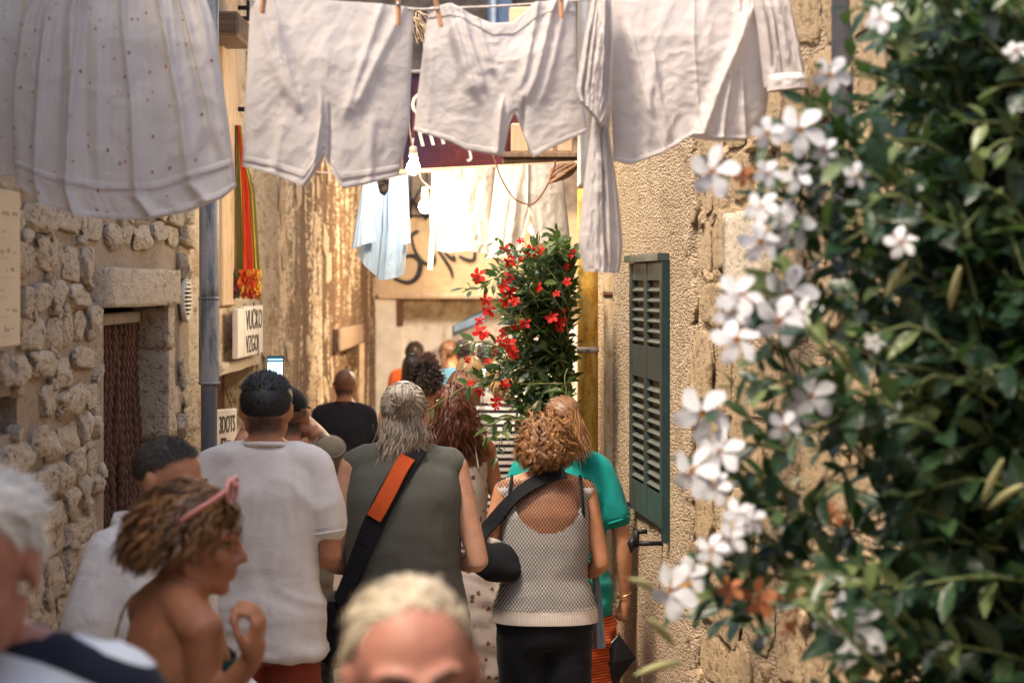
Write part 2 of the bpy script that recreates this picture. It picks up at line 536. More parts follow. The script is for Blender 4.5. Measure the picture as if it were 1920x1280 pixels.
def rough_block(lo, hi, seed, amp=.006, n=(3, 14, 6)):
    """a dressed stone block: gridded box with uneven faces"""
    bm = bmesh.new(); bmesh.ops.create_cube(bm, size=1.0)
    bmesh.ops.subdivide_edges(bm, edges=bm.edges[:], cuts=7, use_grid_fill=True)
    V = np.array([v.co[:] for v in bm.verts]); F = [tuple(v.index for v in f.verts) for f in bm.faces]; bm.free()
    lo, hi = np.array(lo), np.array(hi)
    W = lo + (V + .5) * (hi - lo)
    W += amp * np.stack([fbm(W * 9 + 31 * q, seed + q, 3) for q in range(3)], 1)
    return W, F
M_lintel = make_stone_mat('dressed_pale_stone', (.88, .76, .60), (.80, .67, .50), (.50, .38, .26))
W, F = rough_block((WX - .1, 6.67, 1.972), (WX + .045, 8.2, 2.112), 5); part('lintel', W, F, M_lintel, stone_house)
# the far reveal of the doorway: a tall dressed jamb of big blocks
zz = -.05
for j, hgt in enumerate((.55, .42, .5, .38, .2)):
    W, F = rough_block((WX - .13, DOOR[1] - .012, zz), (WX + .018, DOOR[1] + .13 + .03 * (j % 2), min(zz + hgt - .012, 1.96)), 20 + j, .012)
    part('jamb_block', W, F, M_stone, stone_house); zz += hgt
# unseen vault added over the near end to shade the nearest heads
pv = MB()
for k_ in range(9):
    pass
V_, F_ = [], []
for yy in (-3.0, 1.0):
    for a_ in np.linspace(0, math.pi, 13): V_.append([-.16 - 1.26 * math.cos(a_) * 1.0, yy, 2.75 + .32 * math.sin(a_)])
    V_ += [[1.15, yy, 3.4], [-1.42, yy, 3.4]]
n_ = 15
F_ += [(i, i + 1, n_ + i + 1, n_ + i) for i in range(14)] + [(14, 0, n_, n_ + 14), tuple(range(n_))[::-1], tuple(range(n_, 2 * n_))]
part('shade_vault', V_, F_, M_mortar, stone_house, smooth=False)
# oval vent
vent = MB()
for k in range(24):
    pass
ring = [(WX + .02, 8.48 + .105 * math.cos(a), 1.99 + .088 * math.sin(a)) for a in np.linspace(0, 2 * math.pi, 33)]
vo = part('vent', *tube(ring, .012, 6, False), mat_plain('white_vent_plastic', (.72, .66, .56), .6), stone_house)
part('vent_back', *MB().add([[WX + .012, 8.48 + .1 * math.cos(a), 1.99 + .084 * math.sin(a)] for a in np.linspace(0, 2 * math.pi, 25)[:-1]], [tuple(range(24))]).arr(), M_dark, vo)
for k in range(9):
    z = 1.99 + (k - 4) * .018; w = .1 * math.sqrt(max(0, 1 - ((z - 1.99) / .088) ** 2))
    MB().box((WX + .014, 8.48 - w, z - .0045), (WX + .03, 8.48 + w, z + .0045)).part('slat', vo.data.materials[0], vo, smooth=False)

# door curtain of knotted cords
curtain = thing('cord_curtain', 'brown knotted cord curtain hanging in the stone doorway', 'curtain', (WX - .11, 7.5, 0))
M_cord = mat_plain('brown_cord', (.115, .055, .038), .9, .4, 60, bump=.004)
for k in range(15):
    y = 6.95 + k * .075
    zs = np.arange(1.90, .1, -.011)
    ph = random.uniform(0, 6)
    pts = np.stack([WX - .105 + .008 * np.sin(zs * 9 + ph), y + .008 * np.cos(zs * 7 + ph), zs], 1)
    part('strand', *tube(pts, .013 + .008 * np.abs(np.sin(zs * 75 + ph)), 6), M_cord, curtain)
MB().box((WX - .125, 6.9, 1.90), (WX - .085, 8.0, 1.945), bev=.008).part('rail', mat_plain('pale_rail', (.50, .45, .42), .6), curtain)

# board with faint writing, near left
board = thing('notice_board', 'cream board with faint rows of music-like marks fixed to the stone wall', 'board', (WX + .06, 5.2, 1.86))
MB().box((WX + .04, 4.3, 1.885), (WX + .075, 5.40, 2.305), bev=.004).part('panel', mat_plain('cream_board', (.66, .52, .35), .7, .08, 3), board, smooth=False)
M_faint = mat_plain('faint_ink', (.46, .35, .23), .8, .3, 90)
for r_ in range(7):
    z = 2.24 - r_ * .052; mk = MB(); y = 4.4
    while y < 5.34:
        l = random.uniform(.012, .05)
        if random.random() < .72: mk.box((WX + .0755, y, z + random.uniform(-.005, .005)), (WX + .0762, y + l, z + random.choice([.004, .007, .014])))
        y += l + random.uniform(.006, .04)
    mk.box((WX + .0755, 4.4, z - .014), (WX + .0762, random.uniform(5.1, 5.32), z - .0125))
    mk.part('writing_row', M_faint, board, smooth=False)

# grey downpipe
def pipe_part(name, x, y, z0, z1, r, mat, parent, flare=0):
    zs = np.linspace(z0, z1, 40)
    pts = np.stack([np.full(40, x), np.full(40, y), zs], 1)
    rr = np.full(40, r)
    if flare: rr[-3:] += flare
    return part(name, *tube(pts, rr, 20), mat, parent)
px_, py_ = at(392, 535, 8.45)[0], 8.45
gp = thing('grey_downpipe', 'peeling grey downpipe on the left where stone meets plaster', 'pipe', (px_, py_, 0))
pipe_part('lower_pipe', px_, py_, -.05, 1.64, .035, M_greypipe, gp)
pipe_part('middle_pipe', px_, py_, 1.625, 2.0, .044, M_greypipe, gp)
pipe_part('upper_pipe', px_, py_, 1.985, 4.6, .042, M_greypipe, gp)
for z in (1.632, 1.995):
    part('joint', *tube([(px_, py_, z - .006), (px_, py_, z + .006)], .0465, 20), M_greypipe, gp)
for z in (.6, 2.9):
    MB().box((WX - .01, py_ - .01, z), (px_, py_ + .01, z + .02)).part('bracket', M_rust, gp)

# ------------------------------------------------------------------ plastered house on the left
plaster_house = thing('plastered_house', 'old plastered house on the left with long brown run-off stains', 'house', (WX, 14, 0))
W1 = (9.45, 10.85, 1.28, 1.66, .16); W2 = (16.3, 18.1, 1.10, 1.52, .2)
wall_yz(WX, 8.662, 13.0, -.6, 4.3, [W1]).part('wall', M_oldplaster, plaster_house, smooth=False)
wall_yz(WX, 13.001, 20.6, -.6, 3.45, [W2]).part('lower_wall', M_oldplaster, plaster_house, smooth=False)
MB().box((WX - .3, W1[0] - .05, W1[2] - .05), (WX - .16, W1[1] + .05, W1[3] + .05)).part('window', mat_plain('brown_recess', (.14, .075, .05), .9), plaster_house, smooth=False)
w2 = MB().box((WX - .34, W2[0] - .05, W2[2] - .05), (WX - .2, W2[1] + .05, W2[3] + .05)).part('window', mat_plain('red_brown_board', (.16, .06, .04), .85), plaster_house, smooth=False)
W, F = rough_block((WX - .02, 15.6, 1.522), (WX + .05, 18.3, 1.70), 8, .01); part('window_lintel', W, F, M_oldwood, plaster_house)
W, F = rough_block((WX - .05, 9.3, 1.24), (WX + .03, 11.0, 1.285), 9, .008); part('window_sill', W, F, M_lintel, plaster_house)
# ledge of pale stone under the sign and raised flakes of plaster
W, F = rough_block((WX - .03, 9.3, 1.62), (WX + .035, 10.9, 1.672), 10, .012); part('stone_ledge', W, F, M_lintel, plaster_house)
r = random.Random(5)
M_flake = make_stone_mat('plaster_flake', (.74, .61, .43), (.62, .47, .30), (.36, .22, .12))
for i in range(46):
    y = r.uniform(8.9, 15.5); z = r.uniform(.9, 3.3)
    Mx = Matrix.Translation((WX - .002, y, z)) @ Matrix.Rotation(r.uniform(-.3, .3), 4, 'X') @ Matrix.Diagonal((r.uniform(.02, .05), r.uniform(.15, .5), r.uniform(.08, .3), 1))
    o = link('plaster_flake', stone_shapes[r.randrange(14)].copy() if i < 14 else flk[i % 14], None, plaster_house, Mx)
    if i < 14:
        if i == 0: flk = []
        o.data.materials.clear(); o.data.materials.append(M_flake); flk.append(o.data)
# timber post with hooks (upper left, next to the pipe)
MB().box((WX + .001, 9.5, 1.95), (WX + .03, 9.95, 4.4), bev=.006).part('door_post', M_palewood, plaster_house, smooth=False)
MB().box((WX + .001, 10.05, 2.6), (WX + .018, 10.2, 4.4), bev=.004).part('door_post', M_palewood, plaster_house, smooth=False)
beam = MB().box((WX - .1, 9.1, 3.20), (WX + .16, 9.62, 3.315), bev=.012).part('bracket_beam', M_beam, None, smooth=False)
tag(beam, 'short dark timber beam end jutting from the wall beside the grey pipe', 'beam')
for nm, (hx, hy) in (('a', (447, 205)), ('b', (446, 15)), ('c', (463, 35))):
    p = at(hx, hy, 10.1); p[0] = WX
    hk = MB().tube([p, p + [.07, 0, 0], p + [.075, 0, .0]], .012, 8).tube([p + [.07, 0, -.012], p + [.07, 0, .05]], .010, 8)
    hk.part('hinge_hook', M_iron, plaster_house)

# signs on the left wall
def text_mesh(txt, size, name, mat, parent, origin, right, up, extr=.0015, squash=1.0):
    cu = bpy.data.curves.new('t', 'FONT'); cu.body = txt; cu.size = size; cu.extrude = extr; cu.resolution_u = 3
    o = bpy.data.objects.new('t', cu); col.objects.link(o)
    dg = bpy.context.evaluated_depsgraph_get(); me = bpy.data.meshes.new_from_object(o.evaluated_get(dg))
    bpy.data.objects.remove(o); bpy.data.curves.remove(cu)
    V = np.array([v.co[:] for v in me.vertices]); F = [tuple(p.vertices) for p in me.polygons]
    right, up = unit(right), unit(up); nrm = np.cross(right, up)
    W = np.array(origin) + V[:, :1] * squash * right + V[:, 1:2] * up + V[:, 2:3] * nrm
    return part(name, W, F, mat, parent, smooth=False)
M_signwhite = mat_plain('sign_white', (.70, .64, .56), .6, .12, 9)
s1 = thing('wall_sign', 'white painted board with two lines of black capitals below the striped scarf', 'sign', (WX + .03, 10.1, 1.68))
MB().box((WX + .05, 9.66, 1.69), (WX + .08, 9.86, 1.935), bev=.004).part('board', M_signwhite, s1, smooth=False)
MB().box((WX + .052, 9.87, 1.69), (WX + .082, 10.6, 1.945), bev=.004).part('board', M_signwhite, s1, smooth=False)
text_mesh('VUČKO', .145, 'lettering', M_black_paint, s1, (WX + .0835, 9.92, 1.825), (0, 1, 0), (0, 0, 1), squash=1.25)
text_mesh('VZGOJ', .125, 'lettering', M_black_paint, s1, (WX + .0835, 9.92, 1.71), (0, 1, 0), (0, 0, 1), squash=1.3)
s2 = thing('hanging_sign', 'small white sign with black capitals hung on a nail beside the grey pipe', 'sign', (WX + .03, 9.8, 1.2))
rt = np.array([0, 1, -.06]); up_ = np.array([0, .06, 1])
Mx = Matrix.Translation((WX + .045, 9.03, 1.235)) @ Matrix.Rotation(-.05, 4, 'X')
MB().box((0, 0, 0), (.02, .68, .245), Mx, bev=.003).part('board', M_signwhite, s2, smooth=False)
text_mesh('3DOTS', .115, 'lettering', M_black_paint, s2, Mx @ Vector((.022, .08, .135)), Mx.to_3x3() @ Vector((0, 1, 0)), Mx.to_3x3() @ Vector((0, 0, 1)), squash=1.45)
text_mesh('SALJ', .115, 'lettering', M_black_paint, s2, Mx @ Vector((.022, .13, .02)), Mx.to_3x3() @ Vector((0, 1, 0)), Mx.to_3x3() @ Vector((0, 0, 1)), squash=1.45)
part('string', *tube([Mx @ Vector((.01, .05, .24)), (WX + .05, 9.3, 1.62), Mx @ Vector((.01, .6, .24))], .0025, 5), M_cord, s2)
part('nail', *tube([(WX, 9.18, 1.33), (WX + .09, 9.19, 1.335)], .008, 6), M_rust, s2)

# planks leaning at the far end of the left wall
for (pxa, D, dx, lab) in ((676, 18.4, .0, 'pale weathered plank leaning on the stained wall, nearer of two'), (694, 19.6, .01, 'dark narrow plank leaning on the stained wall, farther of two')):
    p = at(pxa, 700, D); zt = at(pxa, 618 if D < 19 else 628, D)[2]; gz = ground_z(D)
    mb = MB(); w = .035
    mb.add([[p[0] - w, D - .2, gz], [p[0] + w, D - .2, gz], [p[0] + w, D + .0, zt], [p[0] - w * .6, D + .0, zt + .03],
            [p[0] - w, D - .17, gz], [p[0] + w, D - .17, gz], [p[0] + w, D + .03, zt], [p[0] - w * .6, D + .03, zt + .03]],
           [(0, 1, 2, 3), (7, 6, 5, 4), (0, 4, 5, 1), (1, 5, 6, 2), (2, 6, 7, 3), (3, 7, 4, 0)])
    o = mb.part('plank', M_palewood if D < 19 else M_beam, None, smooth=False); tag(o, lab, 'plank', 'planks leaning at the end of the lane')

# ------------------------------------------------------------------ right house
def rx(y): return .6 - .11 * (y - 7.3)
RDIR = unit(np.array([-.11, 1, 0])); RN = unit(np.array([-1, -.11, 0]))     # along the wall away, and out of it
right_house = thing('roughcast_house', 'sandy roughcast house on the right with a green shutter', 'house', (rx(7), 7, 0))
def rwall(name, ya, yb, z0, z1, t, mat, push=0.0):
    A = np.array([rx(ya), ya, 0]) + RN * push; B = np.array([rx(yb), yb, 0]) + RN * push
    C = B - RN * t; Dd = A - RN * t
    V = [[*p[:2], z] for z in (z0, z1) for p in (A, B, C, Dd)]
    return part(name, V, [(3, 2, 1, 0), (4, 5, 6, 7), (0, 1, 5, 4), (1, 2, 6, 5), (2, 3, 7, 6), (3, 0, 4, 7)], mat, right_house, smooth=False)
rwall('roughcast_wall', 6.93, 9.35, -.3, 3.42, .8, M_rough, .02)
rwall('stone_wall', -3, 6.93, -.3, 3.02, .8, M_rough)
stR = rubble(3.6, 6.8, .7, 2.85, 0, [(5.68, 6.3, 1.98, 2.3)], rowh=(.13, .30), ln=(.16, .5), proud=(.006, .026), seed=11)
M_warmstone = make_stone_mat('warm_wall_stone', (.66, .50, .32), (.52, .37, .21), (.22, .13, .07))
shapesR = []
for me in stone_shapes:
    c = me.copy(); c.materials.clear(); c.materials.append(M_warmstone); shapesR.append(c)
ang = math.atan2(.11, 1)
for (yc, zc, l, h, pr, k, tl) in stR:
    Mx = Matrix.Translation((rx(yc), yc, zc)) @ Matrix.Rotation(ang, 4, 'Z') @ Matrix.Rotation(tl, 4, 'X') @ Matrix.Diagonal((pr * 2, l, h, 1))
    link('stone', shapesR[k], None, right_house, Mx)
# ragged edge of the roughcast
for k in range(22):
    z = .3 + k * .12 + random.uniform(-.03, .03)
    Mx = Matrix.Translation((rx(6.93) - .0, 6.93 + random.uniform(-.02, .05), z)) @ Matrix.Rotation(ang, 4, 'Z') @ Matrix.Diagonal((.055, random.uniform(.12, .26), .17, 1))
    o = link('plaster_edge', stone_shapes[k % 14].copy(), None, right_house, Mx); o.data.materials.clear(); o.data.materials.append(M_rough)
W, F = rough_block((-.03, 5.74, 2.005), (.03, 6.24, 2.275), 31, .006)
W[:, 0] += np.array([rx(y) for y in W[:, 1]]) - .02
part('dressed_block', W, F, M_lintel, right_house)

# shutter, folded back against the roughcast
sh = thing('window_shutter', 'dark green louvred shutter with two slat columns on the roughcast wall', 'shutter', (rx(7.6), 7.6, 1.05))
SN = np.array([at(1262, 535, 7.30)[0], 7.30]); SF = np.array([at(1198, 535, 8.02)[0], 8.02])
sdir = np.array([*(SF - SN), 0]); SW = np.linalg.norm(sdir); sdir /= SW
snrm = np.array([-sdir[1], sdir[0], 0])       # towards the lane
zb, zt = 1.15, 2.14
def sbox(u0, u1, w0, w1, z0, z1, tilt=0.0):
    """u along from the near edge, w out of the wall"""
    c = np.array([(u0 + u1) / 2, (w0 + w1) / 2, (z0 + z1) / 2]); hs = np.array([(u1 - u0) / 2, (w1 - w0) / 2, (z1 - z0) / 2])
    V = []
    for a in (-1, 1):
        for b in (-1, 1):
            for d in (-1, 1):
                q = hs * [a, b, d]
                w_, z_ = q[1] * math.cos(tilt) - q[2] * math.sin(tilt), q[1] * math.sin(tilt) + q[2] * math.cos(tilt)
                V.append(np.array([*SN, 0]) + sdir * (c[0] + q[0]) + snrm * (c[1] + w_) + np.array([0, 0, c[2] + z_]))
    return V, [(0, 1, 3, 2), (4, 6, 7, 5), (0, 4, 5, 1), (2, 3, 7, 6), (0, 2, 6, 4), (1, 5, 7, 3)]
midz = 1.75
for (a, b) in ((0, .055), (SW / 2 - .03, SW / 2 + .03), (SW - .055, SW)):
    part('stile', *sbox(a, b, 0, .04, zb, zt), M_greenpaint, sh, False)
for (a, b) in ((zb, zb + .12), (midz - .06, midz + .065), (zt - .07, zt)):
    for (u0, u1) in ((.056, SW / 2 - .031), (SW / 2 + .031, SW - .056)):
        part('rail', *sbox(u0, u1, .001, .037, a, b), M_greenpaint, sh, False)
part('head_board', *sbox(-.01, SW + .01, 0, .06, zt + .002, zt + .03), M_greenpaint, sh, False)
part('back_panel', *sbox(.02, SW - .02, -.03, -.008, zb, zt - .003), mat_plain('shutter_backing', (.035, .04, .037), .7), sh, False)
M_slat = mat_plain('green_grey_slat_paint', (.12, .125, .105), .38, .2, 20, 0, .5)
for (u0, u1) in ((.05, SW / 2 - .025), (SW / 2 + .025, SW - .05)):
    for (a, b, n) in ((zb + .13, midz - .07, 10), (midz + .075, zt - .08, 6)):
        for k in range(n):
            z = a + (k + .5) * (b - a) / n
            part('slat', *sbox(u0, u1, -.008, .042, z - .004, z + .004, -.62), M_slat, sh, False)
for (u, z) in ((SW + .01, 1.95), (SW + .01, 1.33)):
    part('hinge', *sbox(u, u + .05, .005, .03, z, z + .09), M_iron, sh, False)
part('edge_plate', *sbox(-.022, -.002, -.03, .045, zb - .05, zt), mat_plain('teal_edge', (.018, .04, .042), .4), sh, False)
# wall catches for the shutter
for (hx, hy, D, lab) in ((1190, 945, 8.15, 'black iron shutter catch left of the shutter foot'), (1245, 1018, 7.42, 'black iron shutter catch below the shutter')):
    p = at(hx, hy, D); base = np.array([rx(D) - .02, D, p[2]])
    t = thing('shutter_catch', lab, 'hook', base, 'iron shutter catches')
    e = base + RN * .10
    part('stem', *tube([base, e], .009, 8), M_iron, t)
    part('upright', *tube([e - [0, 0, .012], e + [0, 0, .05]], .011, 8), M_iron, t)
    part('tongue', *tube([e + [0, 0, .045], e + [0, 0, .045] - RN * .04], .009, 8), M_iron, t)
    part('drop', *tube([e + RN * .012 + [0, 0, .03], e + RN * .02, e + RN * .02 - [0, 0, .035]], [.004, .018, .003], 6), M_iron, t)

# pipes at the house corner
ypx, ypy = at(1102, 535, 8.72)[0], 8.72
yp = thing('rusty_downpipe', 'cream downpipe streaked with orange rust, grey steel above', 'pipe', (ypx, ypy, 0))
pipe_part('lower_pipe', ypx, ypy, -.1, 2.475, .046, M_rustpipe, yp)
pipe_part('upper_pipe', ypx - .004, ypy, 2.478, 3.5, .042, M_steel, yp)
cz = at(0, 655, 8.72)[2]
part('clamp', *tube([(ypx, ypy, cz - .012), (ypx, ypy, cz + .012)], .05, 20), M_signwhite, yp)
part('clamp_bolt', *tube([(ypx, ypy - .049, cz), (ypx, ypy - .062, cz)], .008, 8), M_steel, yp)
tpx, tpy = at(1146, 535, 8.62)[0], 8.62
tp = thing('clay_downpipe', 'narrow stained clay pipe beside the rusty downpipe', 'pipe', (tpx, tpy, 0))
pipe_part('lower_pipe', tpx, tpy, -.1, .62, .037, M_tanpipe, tp)
pipe_part('upper_pipe', tpx, tpy, .625, 2.02, .031, M_tanpipe, tp)
pipe_part('socket', tpx, tpy, 2.021, 2.13, .037, M_tanpipe, tp, .006)
part('band', *tube([(tpx, tpy, 2.0), (tpx, tpy, 2.025)], .036, 20), M_rust, tp)
dp = at(1563, 50, 5.0)
dpp = thing('dark_downpipe', 'dark grey downpipe high on the right wall behind the white-flowered vine', 'pipe', (dp[0] + .03, 5.0, 2.3))
pipe_part('pipe', dp[0] + .03, 5.0, 2.0, 3.0, .036, mat_plain('dark_grey_pipe', (.06, .058, .065), .6), dpp)

# set-back house behind the corner and the facade that closes the lane
sb = thing('set_back_house', 'plain ochre house set back behind the rusty downpipe', 'house', (.95, 14, 0))
MB().box((.98, 8.9, -.6), (2.2, 20.6, 4.4)).part('wall', M_rough, sb, smooth=False)
fac = thing('end_facade', 'tan plastered house closing the end of the lane with black graffiti', 'house', (0, 20.7, 0))
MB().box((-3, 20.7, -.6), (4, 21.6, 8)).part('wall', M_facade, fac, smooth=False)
M_white_pl = mat_plain('flaking_whitewash', (.78, .71, .60), .9, .14, 6, bump=.01)
p0 = at(714, 700, 20.6); p1 = at(752, 700, 20.6)
MB().box((p0[0] - .1, 20.55, -.5), (p1[0], 20.698, at(0, 560, 20.6)[2]), bev=.01).part('pilaster', M_white_pl, fac, smooth=False)
za = at(0, 560, 20.5)[2]; zb2 = at(0, 528, 20.5)[2]
MB().box((p0[0] - .02, 20.45, za), (p0[0] + 1.5, 20.696, za + .05), bev=.01).part('ledge', M_palewood, fac, smooth=False)
q = at(750, 590, 20.6); MB().box((q[0] - .03, 20.52, q[2] - .12), (q[0] + .03, 20.69, q[2] + .17), bev=.006).part('iron_bracket', M_rust, fac, smooth=False)
M_spray = mat_plain('black_spray_paint', (.035, .03, .03), .6, .2)
def stroke(pxs, w=.02):
    pts = np.array([at(x, y, 20.69) for x, y in pxs]); pts = spline(pts, 30)
    r = w * (0.45 + .55 * np.sin(np.linspace(.2, 2.9, 30)))
    part('graffiti_stroke', *tube(pts, r, 6, True, .12, up=(0, 1, 0)), M_spray, fac)
stroke([(738, 522), (765, 530), (783, 518), (788, 492), (775, 480), (755, 482)], .028)
stroke([(770, 440), (778, 470), (792, 490), (808, 497), (815, 488), (812, 470)], .02)
stroke([(768, 447), (775, 438), (785, 433)], .02)
stroke([(822, 470), (836, 490), (845, 505), (849, 521)], .02)
stroke([(832, 470), (843, 482), (852, 487), (850, 478)], .02)
stroke([(860, 480), (875, 487), (888, 487), (891, 470)], .022)
stroke([(903, 468), (920, 478), (945, 492)], .016)
stroke([(722, 345), (712, 350), (716, 362), (728, 358), (728, 344), (712, 336), (700, 350), (704, 372)], .02)
# iron lattice of a window above, and a slanted blue-grey awning board
lat = thing('window_grille', 'crossed iron bars of a dark window behind the bare bulbs', 'grille', at(785, 420, 20.6))
for (a, b) in (((762, 400), (792, 350)), ((757, 352), (800, 412)), ((765, 405), (830, 405)), ((770, 330), (770, 410)), ((800, 325), (800, 410))):
    part('bar', *tube([at(*a, 20.64), at(*b, 20.64)], .016, 6), M_iron, lat)
aw = at(848, 612, 19.5); aw2 = at(912, 588, 19.5)
a3 = thing('slanted_panel', 'slanted blue-grey framed panel at the end of the lane behind red flowers', 'panel', aw)
V = np.array([at(848, 632, 19.5), at(912, 602, 19.6), at(912, 574, 19.6), at(848, 611, 19.5)]); Vb = V + [0, .06, 0]
part('frame', np.vstack([V, Vb]), [(0, 1, 2, 3), (7, 6, 5, 4), (0, 4, 5, 1), (1, 5, 6, 2), (2, 6, 7, 3), (3, 7, 4, 0)], mat_plain('dark_frame', (.05, .055, .065), .5), a3, False)
c = V.mean(0); V2 = c + (V - c) * [.9, 1, .62] - [0, .012, 0]; part('panel_face', np.vstack([V2, V2 + [0, .01, 0]]), [(0, 1, 2, 3), (7, 6, 5, 4), (0, 4, 5, 1), (1, 5, 6, 2), (2, 6, 7, 3), (3, 7, 4, 0)], mat_plain('blue_grey_pane', (.17, .25, .36), .3, .3, 5), a3, False)
# upper window with blue shutter, high on the end facade
bw = at(925, 20, 20.5)
uw = thing('upper_window', 'dark upper window with a blue shutter high at the end of the lane', 'window', bw)
MB().box((at(915, 0, 20.5)[0], 20.6, at(0, 62, 20.5)[2]), (at(960, 0, 20.5)[0], 20.69, 5.4), bev=.01).part('frame', mat_plain('blue_shutter', (.07, .11, .2), .6), uw, smooth=False)
MB().box((at(921, 0, 20.5)[0], 20.56, at(0, 55, 20.5)[2]), (at(930, 0, 20.5)[0], 20.598, 5.3), bev=.01).part('shutter_leaf', mat_plain('pale_blue', (.30, .36, .44), .6), uw, smooth=False)
MB().box((at(955, 0, 18)[0], 17.8, at(0, 70, 18)[2]), (at(1010, 0, 18)[0], 18.2, at(0, 18, 18)[2]), bev=.02).part('chimney', M_palewood, uw, smooth=False)
# ================================================================== laundry
def make_cloth(name, c, transl=.22, weave=900, sheen=.1, rough=.85, pattern=None, wr=.0035):
    k = Nt(name); uv = k.coord(kind='UV'); v = k.coord(kind='World')
    n = k.noise(v, 14, 5, .6, 1.2); n2 = k.noise(v, 45, 4, .6, .8); w = k.noise(v, weave, 2)
    cc = k.ramp(n, [(.2, tuple(x * .94 for x in c)), (.8, c)])
    if pattern: cc = pattern(k, uv, v, cc)
    h = k.math('ADD', k.math('MULTIPLY', n, 1.0), k.math('ADD', k.math('MULTIPLY', n2, .3), k.math('MULTIPLY', w, .02)))
    return k.bsdf(cc, rough, k.bump(h, wr), spec=.15, transl=transl, sheen=sheen)
def floral(k, uv, v, cc):
    sc = k.n('Mapping', i_0=uv); sc.inputs['Scale'].default_value = (24, 21, 1)
    d = k.voro(sc.outputs[0], 1.0, 'F1', .75); d2 = k.noise(uv, 300, 2)
    m = k.ramp(k.math('ADD', d, k.math('MULTIPLY', d2, .09)), [(.185, 1.0), (.22, 0.0)])
    hue = k.voro(sc.outputs[0], 1.0, 'F1', .75, 1)
    hc = k.ramp(k.n('SeparateColor', i_0=hue).outputs[0], [(.35, (.44, .16, .16)), (.5, (.27, .17, .15)), (.7, (.52, .24, .22))])
    return k.mix(m, cc, hc)
M_white = make_cloth('white_cotton', (.71, .65, .62), .3)
M_floral = make_cloth('white_cotton_with_red_sprigs', (.71, .655, .615), .3, pattern=floral)
M_whitehem = make_cloth('white_hem', (.66, .60, .57), .2)
M_blue = make_cloth('pale_blue_cotton', (.50, .64, .80), .12)
M_sheer = make_cloth('sheer_white_cotton', (.62, .57, .51), .25)

def poly_u(row, us):
    row = np.array(row, float)
    return np.stack([np.interp(us, row[:, 0], row[:, 1]), np.interp(us, row[:, 0], row[:, 2])], 1)

def garment(name, rows, D, mat, parent, ridges=(), seed=0, thick=.03, nu=90, nv=80, amp=.007, back=True, gather=0.0, dslope=0.0, tilt=0.0):
    """rows = [(v, [(u, px, py)...])]; an open double-layered cloth with folds; D its distance up the lane"""
    us = np.linspace(0, 1, nu); vs = np.linspace(0, 1, nv)
    rv = [r[0] for r in rows]; RP = np.array([poly_u(r[1], us) for r in rows])      # (nr, nu, 2)
    G = np.zeros((nv, nu, 2))
    for i, v in enumerate(vs):
        j = min(max(np.searchsorted(rv, v) - 1, 0), len(rv) - 2)
        t = (v - rv[j]) / (rv[j + 1] - rv[j])
        G[i] = RP[j] * (1 - t) + RP[j + 1] * t
    U, Vv = np.meshgrid(us, vs)
    r = np.random.default_rng(seed)
    rid = list(ridges)
    def disp(sd, rid):
        d = np.zeros_like(U)
        for (a, b, w0, w1, A, v0, v1) in rid:      # centre u at v=0 and v=1, widths, height, v range
            cu = a + (b - a) * Vv; w = w0 + (w1 - w0) * Vv
            env = np.clip((Vv - v0) / .15, 0, 1) * np.clip((v1 - Vv) / .15, 0, 1)
            env = env * env * (3 - 2 * env)
            x = (U - cu) / w
            d += A * env * np.exp(-x * x) * (1 - .6 * np.tanh(3 * x))
        P = np.stack([U * 5, Vv * 2.2, 0 * U + sd], -1).reshape(-1, 3)
        d += amp * fbm(P, sd, 3).reshape(U.shape) * 1.6
        P2 = np.stack([U * 9 + Vv * 5, Vv * 9 - U * 3, 0 * U + sd * 3.3], -1).reshape(-1, 3)
        rn = 1 - np.abs(fbm(P2, sd + 5, 2)).reshape(U.shape) * 2
        d += amp * .5 * rn
        if gather:
            d += gather * np.exp(-Vv * 2.6) * np.sin(U * 95 + 6 * vnoise(np.stack([U.ravel() * 12, Vv.ravel(), 0 * U.ravel()], 1), sd).reshape(U.shape))
        return d
    edge = np.sin(np.pi * U) ** .5
    def to_world(Y):
        W = np.empty((nv, nu, 3)); Ds = D + dslope * (U - .5)
        W[..., 0] = (G[..., 0] - 960) / F_PX * Ds; W[..., 2] = CAM_H - (G[..., 1] - HORIZON) / F_PX * Ds; W[..., 1] = Ds + Y
        return W
    Wf = to_world(-thick * edge * (.4 + .6 * np.minimum(1, Vv * 3)) - disp(seed + 1, rid) * (.3 + .7 * edge) + tilt * Vv)
    mb_V = [Wf.reshape(-1, 3)]; uvs = [np.stack([U, Vv], -1).reshape(-1, 2)]
    F = [(i * nu + j, (i + 1) * nu + j, (i + 1) * nu + j + 1, i * nu + j + 1) for i in range(nv - 1) for j in range(nu - 1)]
    if back:
        Wb = to_world(+thick * edge * (.4 + .6 * np.minimum(1, Vv * 3)) + .35 * disp(seed + 2, [(a + .07, b + .05, c, d, e, f_, g_) for a, b, c, d, e, f_, g_ in rid]) * edge + tilt * Vv)
        n0 = nu * nv
        mb_V.append(Wb.reshape(-1, 3)); uvs.append(np.stack([U + .37, Vv + .21], -1).reshape(-1, 2))
        F += [(n0 + i * nu + j, n0 + i * nu + j + 1, n0 + (i + 1) * nu + j + 1, n0 + (i + 1) * nu + j) for i in range(nv - 1) for j in range(nu - 1)]
    V = np.concatenate(mb_V); UVc = np.concatenate(uvs)
    o = part(name, V, F, mat, parent)
    l = o.data.uv_layers.new(name='UVMap')
    idx = np.empty(len(o.data.loops), dtype=np.int32); o.data.loops.foreach_get('vertex_index', idx)
    l.data.foreach_set('uv', UVc[idx].ravel())
    return o, Wf

